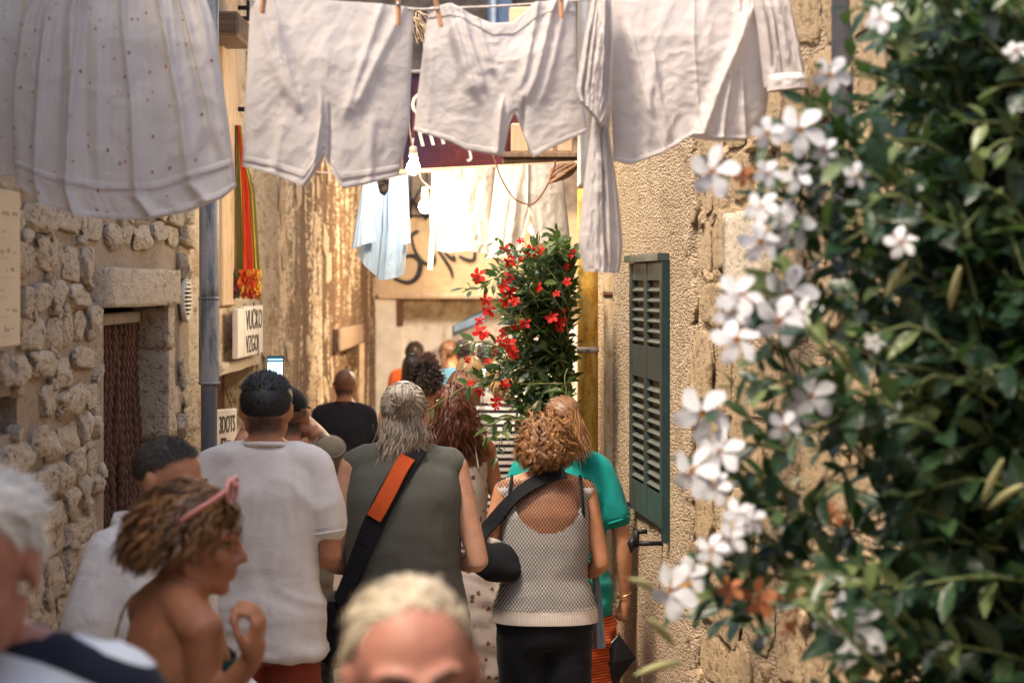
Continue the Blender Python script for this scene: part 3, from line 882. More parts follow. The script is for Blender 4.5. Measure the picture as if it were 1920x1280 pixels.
def hem(Wf, i0, i1, parent, mat, off=.004, name='hem'):
    """a folded band along the lower edge, standing proud of the cloth"""
    A = Wf[i0:i1 + 1].copy(); A[..., 1] -= off
    A[0, :, 1] += off * .6
    nv, nu = A.shape[:2]
    V = A.reshape(-1, 3)
    F = [(i * nu + j, (i + 1) * nu + j, (i + 1) * nu + j + 1, i * nu + j + 1) for i in range(nv - 1) for j in range(nu - 1)]
    return part(name, V, F, mat, parent)

def rand_ridges(n, seed, A=.014, fan=0.0, w=(.012, .03), v=(0, 1.1)):
    r = random.Random(seed); out = []
    for i in range(n):
        a = r.uniform(.04, .96); b = a + fan * (a - .5) + r.uniform(-.07, .07)
        out.append((a, b, r.uniform(*w), r.uniform(*w) * 1.6, A * r.uniform(.4, 1.2) * r.choice([1, 1, -1]), r.uniform(v[0] - .3, v[0] + .3), r.uniform(.7, v[1] + .25)))
    return out

# --- row one, across the lane in front of the group
G1 = thing('floral_bloomers', 'gathered white bloomers with tiny red sprigs pegged at the left of the front line', 'garment', at(230, 412, 5.25), 'laundry on the front line')
g1, W_ = garment('leg', [(0, [(0, 70, -60), (1, 372, -50)]), (.25, [(0, 36, 40), (.5, 215, 40), (1, 402, 45)]), (.6, [(0, 22, 200), (.5, 220, 205), (1, 424, 195)]),
                  (.9, [(0, 28, 318), (.2, 100, 350), (.45, 200, 372), (.7, 300, 370), (1, 440, 318)]),
                  (1, [(0, 30, 345), (.15, 95, 388), (.33, 170, 408), (.55, 262, 412), (.75, 350, 396), (.9, 415, 370), (1, 443, 350)])], 5.25, M_floral, G1,
                 rand_ridges(9, 4, .016, .25, (.012, .028), (-.2, 1.2)) + [(.18, .13, .02, .03, .024, -.2, 1.2), (.36, .28, .015, .02, .02, -.2, 1.3), (.55, .63, .02, .03, .02, -.2, 1.3), (.74, .86, .018, .035, .024, -.2, 1.3)],
                 seed=3, thick=.05, nu=130, nv=120, gather=.006)
hem(W_, 101, 104, G1, M_whitehem, .004, 'tuck'); hem(W_, 116, 119, G1, M_whitehem, .004)
g1b, W_ = garment('leg', [(0, [(0, -120, -50), (1, 40, -60)]), (1, [(0, -150, 300), (.5, -60, 330), (1, 31, 329)])], 5.31, M_floral, G1, rand_ridges(4, 8, .014), seed=9, thick=.04, nu=60, nv=60)

G2 = thing('white_shorts', 'plain white shorts pegged at both corners, left of the sagging pair', 'garment', at(610, 350, 5.3), 'laundry on the front line')
g2, W_ = garment('shorts', [(0, [(0, 470, -2), (.4, 590, 0), (.7, 680, 6), (1, 776, 15)]), (.45, [(0, 462, 150), (.5, 612, 150), (1, 770, 165)]),
                  (.68, [(0, 458, 222), (.3, 550, 222), (.46, 606, 222), (.5, 613, 216), (.54, 622, 222), (.8, 710, 232), (1, 768, 238)]),
                  (1, [(0, 454, 312), (.22, 512, 326), (.42, 570, 350), (.485, 603, 300), (.5, 610, 282), (.515, 613, 300), (.6, 641, 353), (.8, 700, 341), (1, 748, 328)])], 5.3, M_white, G2,
                 [(.05, .47, .05, .05, .012, -.2, .62), (.15, .47, .03, .04, .010, -.2, .7), (.96, .52, .04, .05, .012, -.2, .68), (.83, .53, .03, .04, .009, -.1, .75), (.47, .47, .015, .014, .014, .5, 1.3), (.53, .54, .015, .012, -.012, .55, 1.3),
                  (.3, .25, .03, .05, .008, .6, 1.3), (.75, .8, .03, .05, .009, .6, 1.3)], seed=21, thick=.035, nu=100, nv=100, amp=.006)
hem(W_, 92, 95, G2, M_whitehem, .003, 'stitching'); hem(W_, 97, 99, G2, M_whitehem, .003)

G3 = thing('white_shorts', 'white elastic-waist shorts sagging between two pegs, middle of the front line', 'garment', at(940, 290, 5.3), 'laundry on the front line')
g3, W_ = garment('shorts', [(0, [(0, 804, 15), (.14, 848, 8), (.27, 890, 33), (.40, 924, 46), (.53, 963, 43), (.67, 1002, 7), (.8, 1042, 2), (1, 1080, 2)]),
                  (.12, [(0, 800, 40), (.2, 862, 38), (.40, 924, 74), (.55, 965, 72), (.75, 1025, 32), (1, 1080, 30)]),
                  (.5, [(0, 789, 130), (.4, 915, 150), (.55, 965, 150), (1, 1084, 132)]),
                  (.72, [(0, 782, 185), (.5, 938, 205), (.58, 958, 205), (.61, 968, 204), (.65, 978, 205), (1, 1093, 190)]),
                  (1, [(0, 776, 244), (.25, 845, 265), (.35, 873, 280), (.54, 943, 291), (.585, 957, 226), (.61, 966, 210), (.635, 972, 226), (.7, 999, 296), (.8, 1035, 276), (1, 1102, 246)])], 5.3, M_white, G3,
                 [(.12, .5, .035, .07, .016, -.2, .72), (.2, .55, .03, .05, .014, -.2, .66), (.3, .62, .03, .05, .010, -.2, .55), (.82, .62, .04, .06, .016, -.2, .74), (.7, .56, .03, .05, .012, -.2, .62), (.93, .7, .04, .07, .010, -.1, .8),
                  (.5, .52, .02, .018, .02, .6, 1.3), (.66, .66, .014, .014, -.014, .6, 1.3), (.05, .1, .04, .06, .008, .2, 1.2)], seed=31, thick=.04, nu=120, nv=100, amp=.006)
hem(W_, 0, 9, G3, M_whitehem, .004, 'waistband'); hem(W_, 96, 99, G3, M_whitehem, .003)

G4 = thing('white_shirt', 'large white shirt hung upside down with one long sleeve dangling, right of the front line', 'garment', at(1290, 306, 5.2), 'laundry on the front line')
g4, W_ = garment('body', [(0, [(0, 1118, -40), (1, 1450, -60)]), (.35, [(0, 1138, 80), (.5, 1280, 80), (1, 1446, 70)]), (.75, [(0, 1146, 210), (.5, 1290, 200), (1, 1440, 190)]),
                  (1, [(0, 1150, 302), (.1, 1185, 307), (.28, 1240, 288), (.48, 1296, 254), (.65, 1345, 262), (.85, 1395, 262), (1, 1432, 240)])], 5.2, M_white, G4,
                 [(.55, .55, .006, .006, .006, -.3, 1.3), (.98, .55, .03, .05, .028, -.2, 1.2), (.9, .68, .025, .04, .02, .0, 1.2), (.8, .85, .02, .03, .016, -.1, 1.2), (.1, .3, .03, .06, .014, .2, 1.2), (.25, .35, .02, .04, .010, .3, 1.0), (.4, .2, .04, .05, .010, .4, 1.2)],
                 seed=41, thick=.06, nu=130, nv=110, amp=.008)
hem(W_, 107, 109, G4, M_whitehem, .004)
garment('sleeve', [(0, [(0, 1400, -60), (1, 1470, -50)]), (.5, [(0, 1420, 50), (1, 1492, 50)]), (1, [(0, 1432, 165), (1, 1516, 160)])], 5.14, M_white, G4, rand_ridges(4, 15, .02), seed=43, thick=.04, nu=50, nv=60)
garment('cuff', [(0, [(0, 1440, 140), (1, 1512, 136)]), (1, [(0, 1438, 172), (1, 1518, 166)])], 5.12, M_whitehem, G4, seed=44, thick=.046, nu=40, nv=14, amp=.003)
garment('rolled_sleeve', [(0, [(0, 1112, -20), (1, 1146, -10)]), (.45, [(0, 1092, 90), (1, 1150, 95)]), (.8, [(0, 1080, 165), (.5, 1115, 172), (1, 1146, 205)]), (1, [(0, 1084, 185), (.5, 1112, 215), (1, 1130, 238)])], 5.12, M_white, G4,
        rand_ridges(6, 16, .022), seed=45, thick=.045, nu=60, nv=70, amp=.01)
garment('long_sleeve', [(0, [(0, 1112, 200), (1, 1146, 205)]), (.15, [(0, 1108, 245), (1, 1142, 245)]), (.55, [(0, 1091, 370), (1, 1160, 370)]), (.8, [(0, 1084, 455), (1, 1168, 455)]), (.93, [(0, 1092, 498), (1, 1164, 500)]), (1, [(0, 1094, 508), (1, 1160, 512)])], 5.2, M_white, G4,
        rand_ridges(5, 17, .014, .2), seed=46, thick=.035, nu=60, nv=110, amp=.008)

# line and pegs of row one
M_rope = mat_plain('cotton_line', (.62, .55, .47), .9, .3, 200, bump=.001)
lp = [at(x, y, 5.29) for x, y in ((-34, -30), (70, -42), (372, -32), (480, 2), (610, 6), (770, 17), (825, 16), (930, 12), (1050, 4), (1132, -6), (1450, -55), (1528, -70))]
cl = part('clothesline', *tube(spline(lp, 120), .0032, 6), M_rope); tag(cl, 'thin white cord of the front laundry line across the lane', 'line', 'laundry lines')
def peg(px, y0, y1, lean, D, lab):
    top, bot = at(px, y0, D), at(px + lean, y1, D)
    t = thing('clothes_peg', lab, 'peg', bot, 'wooden pegs on the front line')
    ax = unit(top - bot); L = np.linalg.norm(top - bot); side = unit(np.cross(ax, [0, 1, 0]))
    for s in (-1, 1):
        pts = [bot + [0, s * .010, 0], bot + ax * L * .5 + [0, s * .007, 0], bot + ax * L + [0, s * .011, 0]]
        V, F = tube(spline(pts, 6), .0065, 4, True, .75, up=(0, 1, 0)); part('prong', V, F, M_pegwood, t, smooth=False)
    c = bot + ax * L * .55
    part('spring', *tube([c + [0, -.014, 0], c + [0, .014, 0]], .005, 8), M_steel, t)
peg(499, -30, 25, -8, 5.22, 'wooden peg on the left corner of the plain white shorts')
peg(747, -22, 47, 0, 5.22, 'wooden peg on the right corner of the plain white shorts')
peg(815, -8, 50, 12, 5.22, 'tilted wooden peg on the left corner of the sagging shorts')
peg(1051, -30, 34, 2, 5.22, 'wooden peg on the right corner of the sagging shorts')
peg(1132, -36, 28, -1, 5.12, 'wooden peg on the white shirt sleeve')

# --- row two, under the bulbs
D2 = 9.9
rail = thing('drying_rail', 'pale wooden drying rail of the second laundry row under the bulbs', 'rail', at(920, 318, D2))
part('pole', *tube([at(742, 322, D2), at(1078, 306, D2)], .011, 10), M_palewood, rail)
part('wall_arm', *tube([at(1078, 306, D2), at(1078, 306, D2) + [.65, 0, 0]], .012, 8), M_palewood, rail)
B = thing('sheer_blouse', 'sheer white blouse with lace hem lit by the bulbs', 'garment', at(860, 475, D2), 'laundry on the second line')
b_, W_ = garment('body', [(0, [(0, 810, 320), (1, 925, 313)]), (.5, [(0, 806, 400), (1, 920, 395)]), (1, [(0, 808, 468), (.3, 840, 474), (.6, 880, 470), (1, 926, 480)])], D2 - .02, M_sheer, B, rand_ridges(5, 51, .012, .1, (.03, .07)), seed=51, thick=.04, nu=90, nv=80)
hem(W_, 68, 79, B, M_sheer, .006, 'lace_hem'); hem(W_, 0, 8, B, M_sheer, .006, 'yoke')
garment('ribbon', [(0, [(0, 812, 380), (1, 820, 380)]), (1, [(0, 801, 505), (1, 812, 506)])], D2 - .08, M_sheer, B, seed=53, thick=.004, nu=8, nv=30, amp=.002)
T2 = thing('white_trousers', 'white cotton trousers hanging from the rail above the red flowers', 'garment', at(1000, 480, D2), 'laundry on the second line')
garment('trousers', [(0, [(0, 930, 312), (1, 1052, 307)]), (.45, [(0, 922, 385), (.5, 990, 385), (1, 1062, 380)]), (1, [(0, 908, 485), (.42, 975, 480), (.5, 992, 402), (.58, 1010, 480), (1, 1072, 478)])], D2 - .03, M_sheer, T2,
        rand_ridges(5, 61, .012, .1, (.03, .06)) + [(.5, .5, .02, .03, .02, -.2, .6)], seed=61, thick=.05, nu=90, nv=80)
S2 = thing('blue_shirt', 'pale blue open-necked shirt hanging below the first bare bulb', 'shirt', at(720, 525, 9.6), 'laundry on the second line')
garment('body', [(0, [(0, 690, 328), (.22, 705, 333), (.34, 712, 362), (.42, 722, 369), (.5, 728, 356), (.6, 731, 333), (1, 764, 328)]),
                 (.5, [(0, 676, 430), (.45, 722, 432), (1, 766, 430)]), (1, [(0, 672, 480), (.2, 686, 500), (.5, 716, 526), (.8, 745, 520), (1, 758, 514)])], 9.6, M_blue, S2,
        [(.43, .46, .02, .025, .03, -.2, 1.3), (.5, .53, .02, .02, -.02, -.2, 1.3), (.75, .8, .02, .03, .014, .0, 1.2), (.2, .15, .02, .04, .018, .1, 1.2), (.9, .88, .02, .03, .016, -.1, 1.0)], seed=71, thick=.04, nu=90, nv=90, amp=.006)
garment('sleeve', [(0, [(0, 683, 330), (1, 694, 332)]), (1, [(0, 658, 468), (.5, 680, 460), (1, 706, 452)])], 9.5, M_blue, S2, rand_ridges(3, 72, .012), seed=72, thick=.03, nu=40, nv=60, amp=.005)
garment('sleeve', [(0, [(0, 752, 328), (1, 765, 330)]), (1, [(0, 756, 460), (1, 770, 455)])], 9.52, M_blue, S2, rand_ridges(2, 73, .008), seed=73, thick=.02, nu=30, nv=50, amp=.005)
# hidden wooden hanger line the shirt hangs from
ln2 = part('clothesline', *tube(spline([at(590, 322, 9.62), at(640, 326, 9.62), at(690, 330, 9.62), at(764, 328, 9.62), at(775, 260, 9.7)], 30), .004, 6), M_rope); tag(ln2, 'short cord carrying the pale blue shirt', 'line', 'laundry lines')

# striped scarf on the left wall
def stripes(k, uv, v, cc):
    u = k.sep(uv)[0]
    return k.ramp(u, [(0, (.10, .035, .045)), (.2, (.60, .42, .08)), (.215, (.11, .105, .03)), (.44, (.60, .40, .05)), (.46, (.50, .045, .015)), (.8, (.12, .14, .03)), (.86, (.62, .40, .04)), (.9, (.12, .10, .03))], 'CONSTANT')
M_scarf = make_cloth('striped_wool', (.5, .1, .05), .05, pattern=stripes)
SC = thing('striped_scarf', 'red and olive striped fringed scarf hanging on the left wall above the white sign', 'scarf', at(460, 560, 10.0))
sc_rows = [(0, [(0, 440, 235), (1, 452, 235)]), (.15, [(0, 440, 275), (1, 460, 290)]), (.4, [(0, 434, 360), (1, 478, 360)]), (1, [(0, 430, 505), (.5, 460, 512), (1, 488, 508)])]
garment('cloth', sc_rows, 9.9, M_scarf, SC, rand_ridges(4, 81, .012), seed=81, thick=.02, nu=60, nv=70, amp=.005)
rr = random.Random(2)
cols = [(.10, .03, .04), (.07, .10, .03), (.50, .05, .015), (.55, .14, .02), (.60, .35, .05)]
fm = [mat_plain('fringe_yarn', c, .95, .3, 60) for c in cols]
for k in range(46):
    u = k / 45; px0 = 430 + 58 * u; c = rr.choice([0, 1, 1] if u < .35 else [2, 2, 3, 4]) if rr.random() > .25 else rr.randrange(5)
    p = at(px0, 506, 9.87); L = rr.uniform(.10, .145)
    pts = [p]
    for j in range(1, 7): pts.append(p + [rr.uniform(-.008, .008), rr.uniform(-.02, .02) - .01, -L * j / 6])
    part('tassel', *tube(pts, .006 + .0025 * np.abs(np.sin(np.arange(7) * 1.9)), 5), fm[c], SC)

# ------------------------------------------------------------------ bulbs and cables
M_bulb = bpy.data.materials.new('lit_bulb'); M_bulb.use_nodes = True
nt = M_bulb.node_tree; nt.nodes.clear(); e = nt.nodes.new('ShaderNodeEmission'); o_ = nt.nodes.new('ShaderNodeOutputMaterial')
e.inputs[0].default_value = (1, .82, .55, 1); e.inputs[1].default_value = 90; nt.links.new(e.outputs[0], o_.inputs[0])
M_socket = mat_plain('cream_socket', (.62, .52, .40), .5)
M_cable = mat_plain('cream_cable', (.55, .45, .34), .7)
def bulb(px, py, D, watt, lab):
    c = at(px, py, D)
    t = thing('light_bulb', lab, 'bulb', c, 'bare bulbs over the lane')
    zs = np.array([-.032, -.030, -.02, 0, .018, .032, .045]); rs = np.array([.002, .012, .025, .032, .027, .017, .014])
    g = part('glass', *tube(np.stack([0 * zs, 0 * zs, zs], 1) + c, rs, 16), M_bulb, t)
    part('socket', *tube([c + [0, 0, .046], c + [0, 0, .05], c + [0, 0, .095], c + [0, 0, .10]], [.014, .02, .018, .008], 12), M_socket, t)
    ld = bpy.data.lights.new('bulb_light', 'POINT'); ld.energy = watt; ld.color = (1, .80, .54); ld.shadow_soft_size = .035
    lo = bpy.data.objects.new('bulb_light', ld); col.objects.link(lo); lo.parent = t; lo.location = (0, -.0, -.05)
    return c
c1 = bulb(775, 315, 9.0, 4.5, 'lit bare bulb hanging just right of the plain white shorts')
c2 = bulb(797, 388, 9.7, 4.5, 'lit bare bulb beside the sheer blouse')
c3 = bulb(1000, 430, 16.4, 130, 'lit bare bulb behind the white trousers')
cb = part('lamp_cable', *tube(spline([at(766, 120, 9.0), at(766, 200, 9.0), at(768, 240, 9.0), at(773, 270, 9.0), c1 + [0, 0, .1]], 30), .004, 6), M_cable); tag(cb, 'cream cable of the first bare bulb', 'cable', 'lamp cables')
cb = part('lamp_cable', *tube(spline([c1 + [.012, 0, .09], at(788, 330, 9.2), at(800, 345, 9.5), at(806, 352, 9.7), c2 + [0, 0, .1]], 30), .004, 6), M_cable); tag(cb, 'cream cable between the two bare bulbs', 'cable', 'lamp cables')
cb = part('lamp_cable', *tube(spline([c3 + [0, 0, .1], c3 + [.05, 0, .6], c3 + [.3, 0, 1.5]], 20), .004, 6), M_cable); tag(cb, 'cream cable of the bulb behind the white trousers', 'cable', 'lamp cables')
dk = part('hanging_wire', *tube(spline([at(x, y, 9.5) for x, y in ((920, 270), (928, 300), (940, 335), (962, 370), (985, 382), (1003, 380), (1025, 350), (1038, 318), (1042, 300))], 40), .0045, 6), M_rust); tag(dk, 'dark wire sagging in front of the white trousers', 'wire')
rp = thing('rope_coil', 'brown rope coiled on the end of the drying rail', 'rope', at(1057, 330, 9.75))
for k in range(4):
    a = np.linspace(0, 2 * math.pi, 26); c = at(1056 + k * 2 - 3, 322 + k, 9.78 - k * .02)
    part('loop', *tube(np.stack([c[0] + (.05 + .008 * k) * np.cos(a), c[1] + .02 * np.sin(a * 2 + k), c[2] + (.03 + .006 * k) * np.sin(a + .5 * k)], 1), .008, 6, False), mat_plain('brown_rope', (.22, .12, .07), .9, .3, 150), rp)

# checked banner behind the second row
def checks(k, uv, v, cc):
    m = k.n('Mapping', i_0=uv); m.inputs['Scale'].default_value = (62, 44, 1)
    d = k.voro(m.outputs[0], 1.0, 'F1', 0.0); g = k.sep(uv)
    red = k.mix(k.ramp(k.math('ADD', g[0], k.math('MULTIPLY', g[1], .6)), [(.55, 0.0), (1.2, 1.0)]), (.07, .035, .085), (.34, .07, .05))
    return k.mix(k.ramp(d, [(.30, 1.0), (.40, 0.0)]), (.014, .015, .035), red)
M_check = make_cloth('navy_and_red_dotted_fabric', (.05, .05, .08), .05, pattern=checks)
BN = thing('shop_banner', 'navy and red dotted fabric banner with white lettering behind the shorts', 'banner', at(880, 312, 10.8))
bn, Wb_ = garment('fabric', [(0, [(0, 752, 140), (1, 1010, 130)]), (1, [(0, 756, 318), (1, 985, 306)])], 10.8, M_check, BN, rand_ridges(3, 91, .02), seed=91, thick=.01, nu=60, nv=40, amp=.008)
M_letter = mat_plain('white_lettering', (.74, .68, .62), .7)
text_mesh('C', .19, 'lettering', M_letter, BN, at(767, 218, 10.7), (1, 0, 0), (0, 0, 1))
text_mesh('m', .20, 'lettering', M_letter, BN, at(786, 275, 10.7), (1, 0, .1), (-.25, 0, 1))
text_mesh('J', .15, 'lettering', M_letter, BN, at(876, 292, 10.7), (1, 0, .1), (-.25, 0, 1))
part('top_rod', *tube([at(748, 136, 10.8), at(1015, 128, 10.8)], .012, 8), M_steel, BN)
# timber ledge with boxes on the set-back house
LG = thing('timber_ledge', 'timber ledge with two grey boards beside the steel downpipe', 'ledge', at(1010, 300, 10.5))
for (ya, yb, dd) in ((287, 297, 0), (301, 313, .05)):
    a = at(942, yb, 10.4 + dd); b = at(1082, ya, 10.4 + dd)
    MB().box((a[0], 10.3 + dd, a[2]), (1.1, 10.62 + dd, b[2]), bev=.004).part('board', M_oldwood, LG, smooth=False)
for (xa, xb, ya) in ((958, 992, 232), (996, 1040, 246), (1044, 1074, 258)):
    a = at(xa, 286.5, 10.4); b = at(xb, ya, 10.4)
    MB().box((a[0], 10.36, a[2]), (b[0], 10.56, b[2]), bev=.008).part('block', M_palewood, LG, smooth=False)
# dry twigs by the gable
TW = thing('dry_twigs', 'thin bare twigs in the gap between the two pairs of shorts', 'twigs', at(790, 60, 9.2))
rr = random.Random(12)
for k in range(14):
    x, y = rr.uniform(768, 790), rr.uniform(18, 40); pts = [at(x, y, 9.2)]
    for j in range(5):
        x += rr.uniform(0, 10); y += rr.uniform(2, 16); pts.append(at(x, y, 9.2 + rr.uniform(-.02, .02)))
    part('twig', *tube(spline(pts, 10), .0028, 5), M_palewood, TW)
# ================================================================== climbing plants
def make_leaf_mat(name, dark, light, young):
    k = Nt(name); uv = k.coord(kind='Object')
    rv = k.attr('rnd', 'Fac') if False else k.rnd()
    a = k.attr('leafrnd', 'Fac')
    r = k.math('FRACT', k.math('ADD', k.math('MULTIPLY', rv, 7.13), a))
    c = k.ramp(r, [(0, dark), (.45, tuple((x + y) / 2 for x, y in zip(dark, light))), (.75, light), (.93, young)])
    v = k.coord(kind='World'); n = k.noise(v, 60, 3)
    c = k.mix(k.math('MULTIPLY', n, .3), c, tuple(x * .6 for x in dark))
    return k.bsdf(c, .34, k.bump(n, .003), spec=.5, transl=.22, transl_col=(light[0] * 1.6, light[1] * 1.7, light[2] * .8))
M_leafW = make_leaf_mat('dark_glossy_leaf', (.010, .032, .021), (.040, .085, .034), (.17, .22, .08))
M_leafR = make_leaf_mat('mid_green_leaf', (.020, .046, .016), (.065, .115, .03), (.19, .24, .08))
M_stemW = mat_plain('vine_stem', (.12, .15, .055), .6, .3, 40)
M_stemR = mat_plain('vine_stem_pale', (.24, .24, .09), .6, .3, 40)
def make_petal(name, c, c2):
    k = Nt(name); v = k.coord(kind='Object'); n = k.noise(v, 70, 3)
    cc = k.ramp(n, [(.25, c2), (.6, c)])
    return k.bsdf(cc, .55, None, spec=.25, transl=.25)
M_petW = make_petal('white_petal', (.68, .68, .71), (.58, .58, .63))
M_petR = make_petal('red_petal', (.66, .022, .012), (.42, .012, .012))
M_petO = make_petal('fading_orange_petal', (.55, .22, .10), (.34, .10, .05))
M_throat = make_petal('yellow_throat', (.80, .42, .04), (.66, .28, .02))
M_throatR = make_petal('red_throat', (.60, .05, .015), (.5, .10, .02))
M_bud = make_petal('pale_bud', (.45, .42, .22), (.34, .36, .16))

def leaf_shape(i, w=.21):
    g = random.Random(i); V, F = [], []
    n = 7; curl = g.uniform(.05, .28); fold = g.uniform(.15, .45); tw = g.uniform(-.3, .3)
    for a in range(n):
        t = a / (n - 1); hw = w * (math.sin(math.pi * min(1, t * .96 + .02) ** .85)) ** .8 * (1 if t < .75 else 1 - (t - .75) * 1.6) + .004
        zc = -curl * t * t * .8
        for s_ in (-1, -.5, 0, .5, 1):
            x = s_ * hw; V.append([x, t, zc + abs(s_) * hw * fold + .02 * math.sin(5 * t + s_ * 3 + i) + tw * t * x])
    for a in range(n - 1):
        for b in range(4): F.append((a * 5 + b, a * 5 + b + 1, a * 5 + b + 6, a * 5 + b + 5))
    return np.array(V), F
LEAVES = [leaf_shape(i) for i in range(6)]
def coarse(VF):
    V = VF[0].reshape(7, 5, 3)[[0, 2, 4, 5, 6]][:, [0, 2, 4]]
    return V.reshape(-1, 3), [(a * 3 + b, a * 3 + b + 1, a * 3 + b + 4, a * 3 + b + 3) for a in range(4) for b in range(2)]
LEAVES_C = [coarse(q) for q in LEAVES]
def leaf_meshes(mat):
    out = []
    for V, F in LEAVES:
        m = mesh('leaf', V, F); m.materials.append(mat); out.append(m)
    return out

def petal_shape(i):
    """pinwheel petal: broad, blunt, twisted to one side; base at the origin, growing along +y"""
    V, F = [], []; g = random.Random(50 + i)
    for a in range(6):
        t = a / 5; hw = .07 + .235 * math.sin(math.pi * (t ** 1.1) * .86) ; 
        if t > .85: hw *= .45
        for s_ in (-1, -.33, .33, 1):
            x = s_ * hw + .20 * t * t; V.append([x, .12 + .88 * t, .10 - .42 * (t - .45) ** 2 * (1 if t > .45 else -1.2) + .07 * s_ + .03 * g.uniform(-1, 1)])
    for a in range(5):
        for b in range(3): F.append((a * 4 + b, a * 4 + b + 1, a * 4 + b + 5, a * 4 + b + 4))
    return np.array(V), F
PET = [petal_shape(i) for i in range(4)]

class Flowers:
    def __init__(s, petal_mat, throat_mat):
        s.pm = []
        for V, F in PET:
            m = mesh('petal', V, F); m.materials.append(petal_mat); s.pm.append(m)
        V, F = tube([(0, 0, -1.1), (0, 0, -.55), (0, 0, -.1), (0, 0, .12)], [.05, .07, .16, .19], 10, False)
        s.tm = mesh('flower', V, F); s.tm.materials.append(throat_mat)
    def place(s, parent, pos, face, r, spin):
        z = Vector(unit(face)); q = z.to_track_quat('Z', 'Y').to_matrix().to_4x4()
        Mx = Matrix.Translation(Vector(pos)) @ q @ Matrix.Rotation(spin, 4, 'Z') @ Matrix.Diagonal((r, r, r, 1))
        f = link('flower', s.tm, None, parent, Mx)
        for k in range(5):
            p = bpy.data.objects.new('petal', s.pm[(k + int(spin * 9)) % 4]); col.objects.link(p); p.parent = f
            p.matrix_local = Matrix.Rotation(k * 2 * math.pi / 5 + random.uniform(-.1, .1), 4, 'Z') @ Matrix.Rotation(random.uniform(-.22, .25), 4, 'X')
        return f

def add_leaf_attr(o, vals):
    a = o.data.attributes.new('leafrnd', 'FLOAT', 'POINT'); a.data.foreach_set('value', vals)

def grow(root, vines, lmats, stem_mat, leaf_len, keep=300, stem_r=.0022, gap=.045, seed=1, out_dir=(-.5, -.8, .2)):
    """vines = polylines; opposite leaf pairs along each; the largest showing leaves are single objects"""
    r = random.Random(seed); L = []
    stems = MB()
    for pts in vines:
        P = spline(pts, 16); stems.tube(P[::3], np.linspace(stem_r * 1.5, stem_r * .7, 6), 4, False)
        seg = np.linalg.norm(np.diff(P, axis=0), axis=1); cum = np.concatenate([[0], np.cumsum(seg)])
        s_ = r.uniform(.01, gap); ph = r.uniform(0, 3)
        while s_ < cum[-1]:
            p = np.array([np.interp(s_, cum, P[:, q]) for q in range(3)]); i = min(np.searchsorted(cum, s_), 15)
            T = unit(P[min(i + 1, 15)] - P[max(i - 1, 0)])
            ph += 1.57 + r.uniform(-.4, .4)
            a = unit(np.cross(T, [0.3, .2, 1])); b = np.cross(T, a)
            for sgn in (0, math.pi):
                if r.random() < .12: continue
                d = math.cos(ph + sgn) * a + math.sin(ph + sgn) * b
                d = unit(d * .9 + T * .55 + np.array(out_dir) * .35 + np.array([0, 0, -.12]))
                nrm = unit(np.array([-.25, -.45, .85]) + np.array([r.uniform(-.6, .6) for _ in range(3)]))
                x = unit(np.cross(d, nrm)); nrm = np.cross(x, d)
                ln = leaf_len * r.uniform(.6, 1.2) * (1 if s_ < cum[-1] * .75 else .7)
                M3 = np.stack([x, d, nrm], 1) * ln
                L.append((ln * ln / p[1] ** 2 * (1 if p[0] < .93 else .2), p + d * .008, M3, r.randrange(6), r.random()))
            s_ += gap * r.uniform(.7, 1.4)
    stems.part('stems', stem_mat, root)
    L.sort(key=lambda q: -q[0])
    for (_, p, M3, k, rv) in L[:keep]:
        M4 = np.eye(4); M4[:3, :3] = M3; M4[:3, 3] = p
        link('leaf', lmats[k], None, root, Matrix(M4))
    mb = MB(); vals = []
    for (_, p, M3, k, rv) in L[keep:]:
        V, F = LEAVES_C[k]; mb.add(V @ M3.T + p, F); vals += [rv] * len(V)
    if mb.n:
        o = mb.part('foliage', lmats[0].materials[0], root, kind='stuff'); add_leaf_attr(o, vals)
    return len(L)

# --- white-flowered vine, close on the right
r = random.Random(17)
wv = thing('white_flowered_vine', 'large dark-leaved climbing plant with white star flowers, close on the right', 'plant', (.9, 3.8, 0))
ED = ([0, 150, 230, 300, 360, 450, 560, 640, 750, 850, 920, 1000, 1100, 1200, 1280], [1570, 1525, 1420, 1300, 1330, 1400, 1370, 1380, 1270, 1290, 1330, 1330, 1230, 1250, 1220])
vines = []
for k in range(430):
    py = r.uniform(-60, 1340); e0 = float(np.interp(py, *ED)); D = r.uniform(3.3, 3.95)
    px = e0 + (1960 - e0) * r.random() ** .62
    if px < 1590 and (k > 330 or r.random() < .5): px = r.uniform(1600, 1950)
    if px > 1620: D = r.uniform(3.45, 4.15)
    end = at(px, py, D)
    st_ = end + np.array([r.uniform(.12, .3), r.uniform(.0, .25), r.uniform(-.22, .06)])
    for q in (end, st_): q[0] = min(q[0], rx(q[1]) - .04)
    mid = (end + st_) / 2 + np.array([r.uniform(-.03, .03), r.uniform(-.05, .02), r.uniform(.0, .07)])
    vines.append([st_, mid, end])
FW = [(1500, 245, 46), (1340, 322, 46), (1440, 325, 26), (1690, 455, 30), (1482, 548, 48), (1462, 600, 44), (1380, 640, 44), (1388, 556, 44), (1318, 775, 50), (1352, 848, 42), (1303, 884, 46), (1525, 742, 42),
      (1265, 1105, 50), (1595, 1178, 66), (1335, 1030, 30), (1480, 425, 44), (1425, 455, 38), (1385, 965, 30), (1560, 140, 34), (1655, 35, 30), (1410, 975, 26), (1470, 800, 30), (1440, 250, 28), (1375, 590, 34), (1500, 770, 30), (1430, 390, 32), (1905, 95, 22), (1545, 285, 28), (1345, 915, 30), (1290, 1080, 34), (1510, 590, 32), (1495, 330, 30), (1370, 1010, 30), (1605, 330, 24), (1640, 640, 20)]
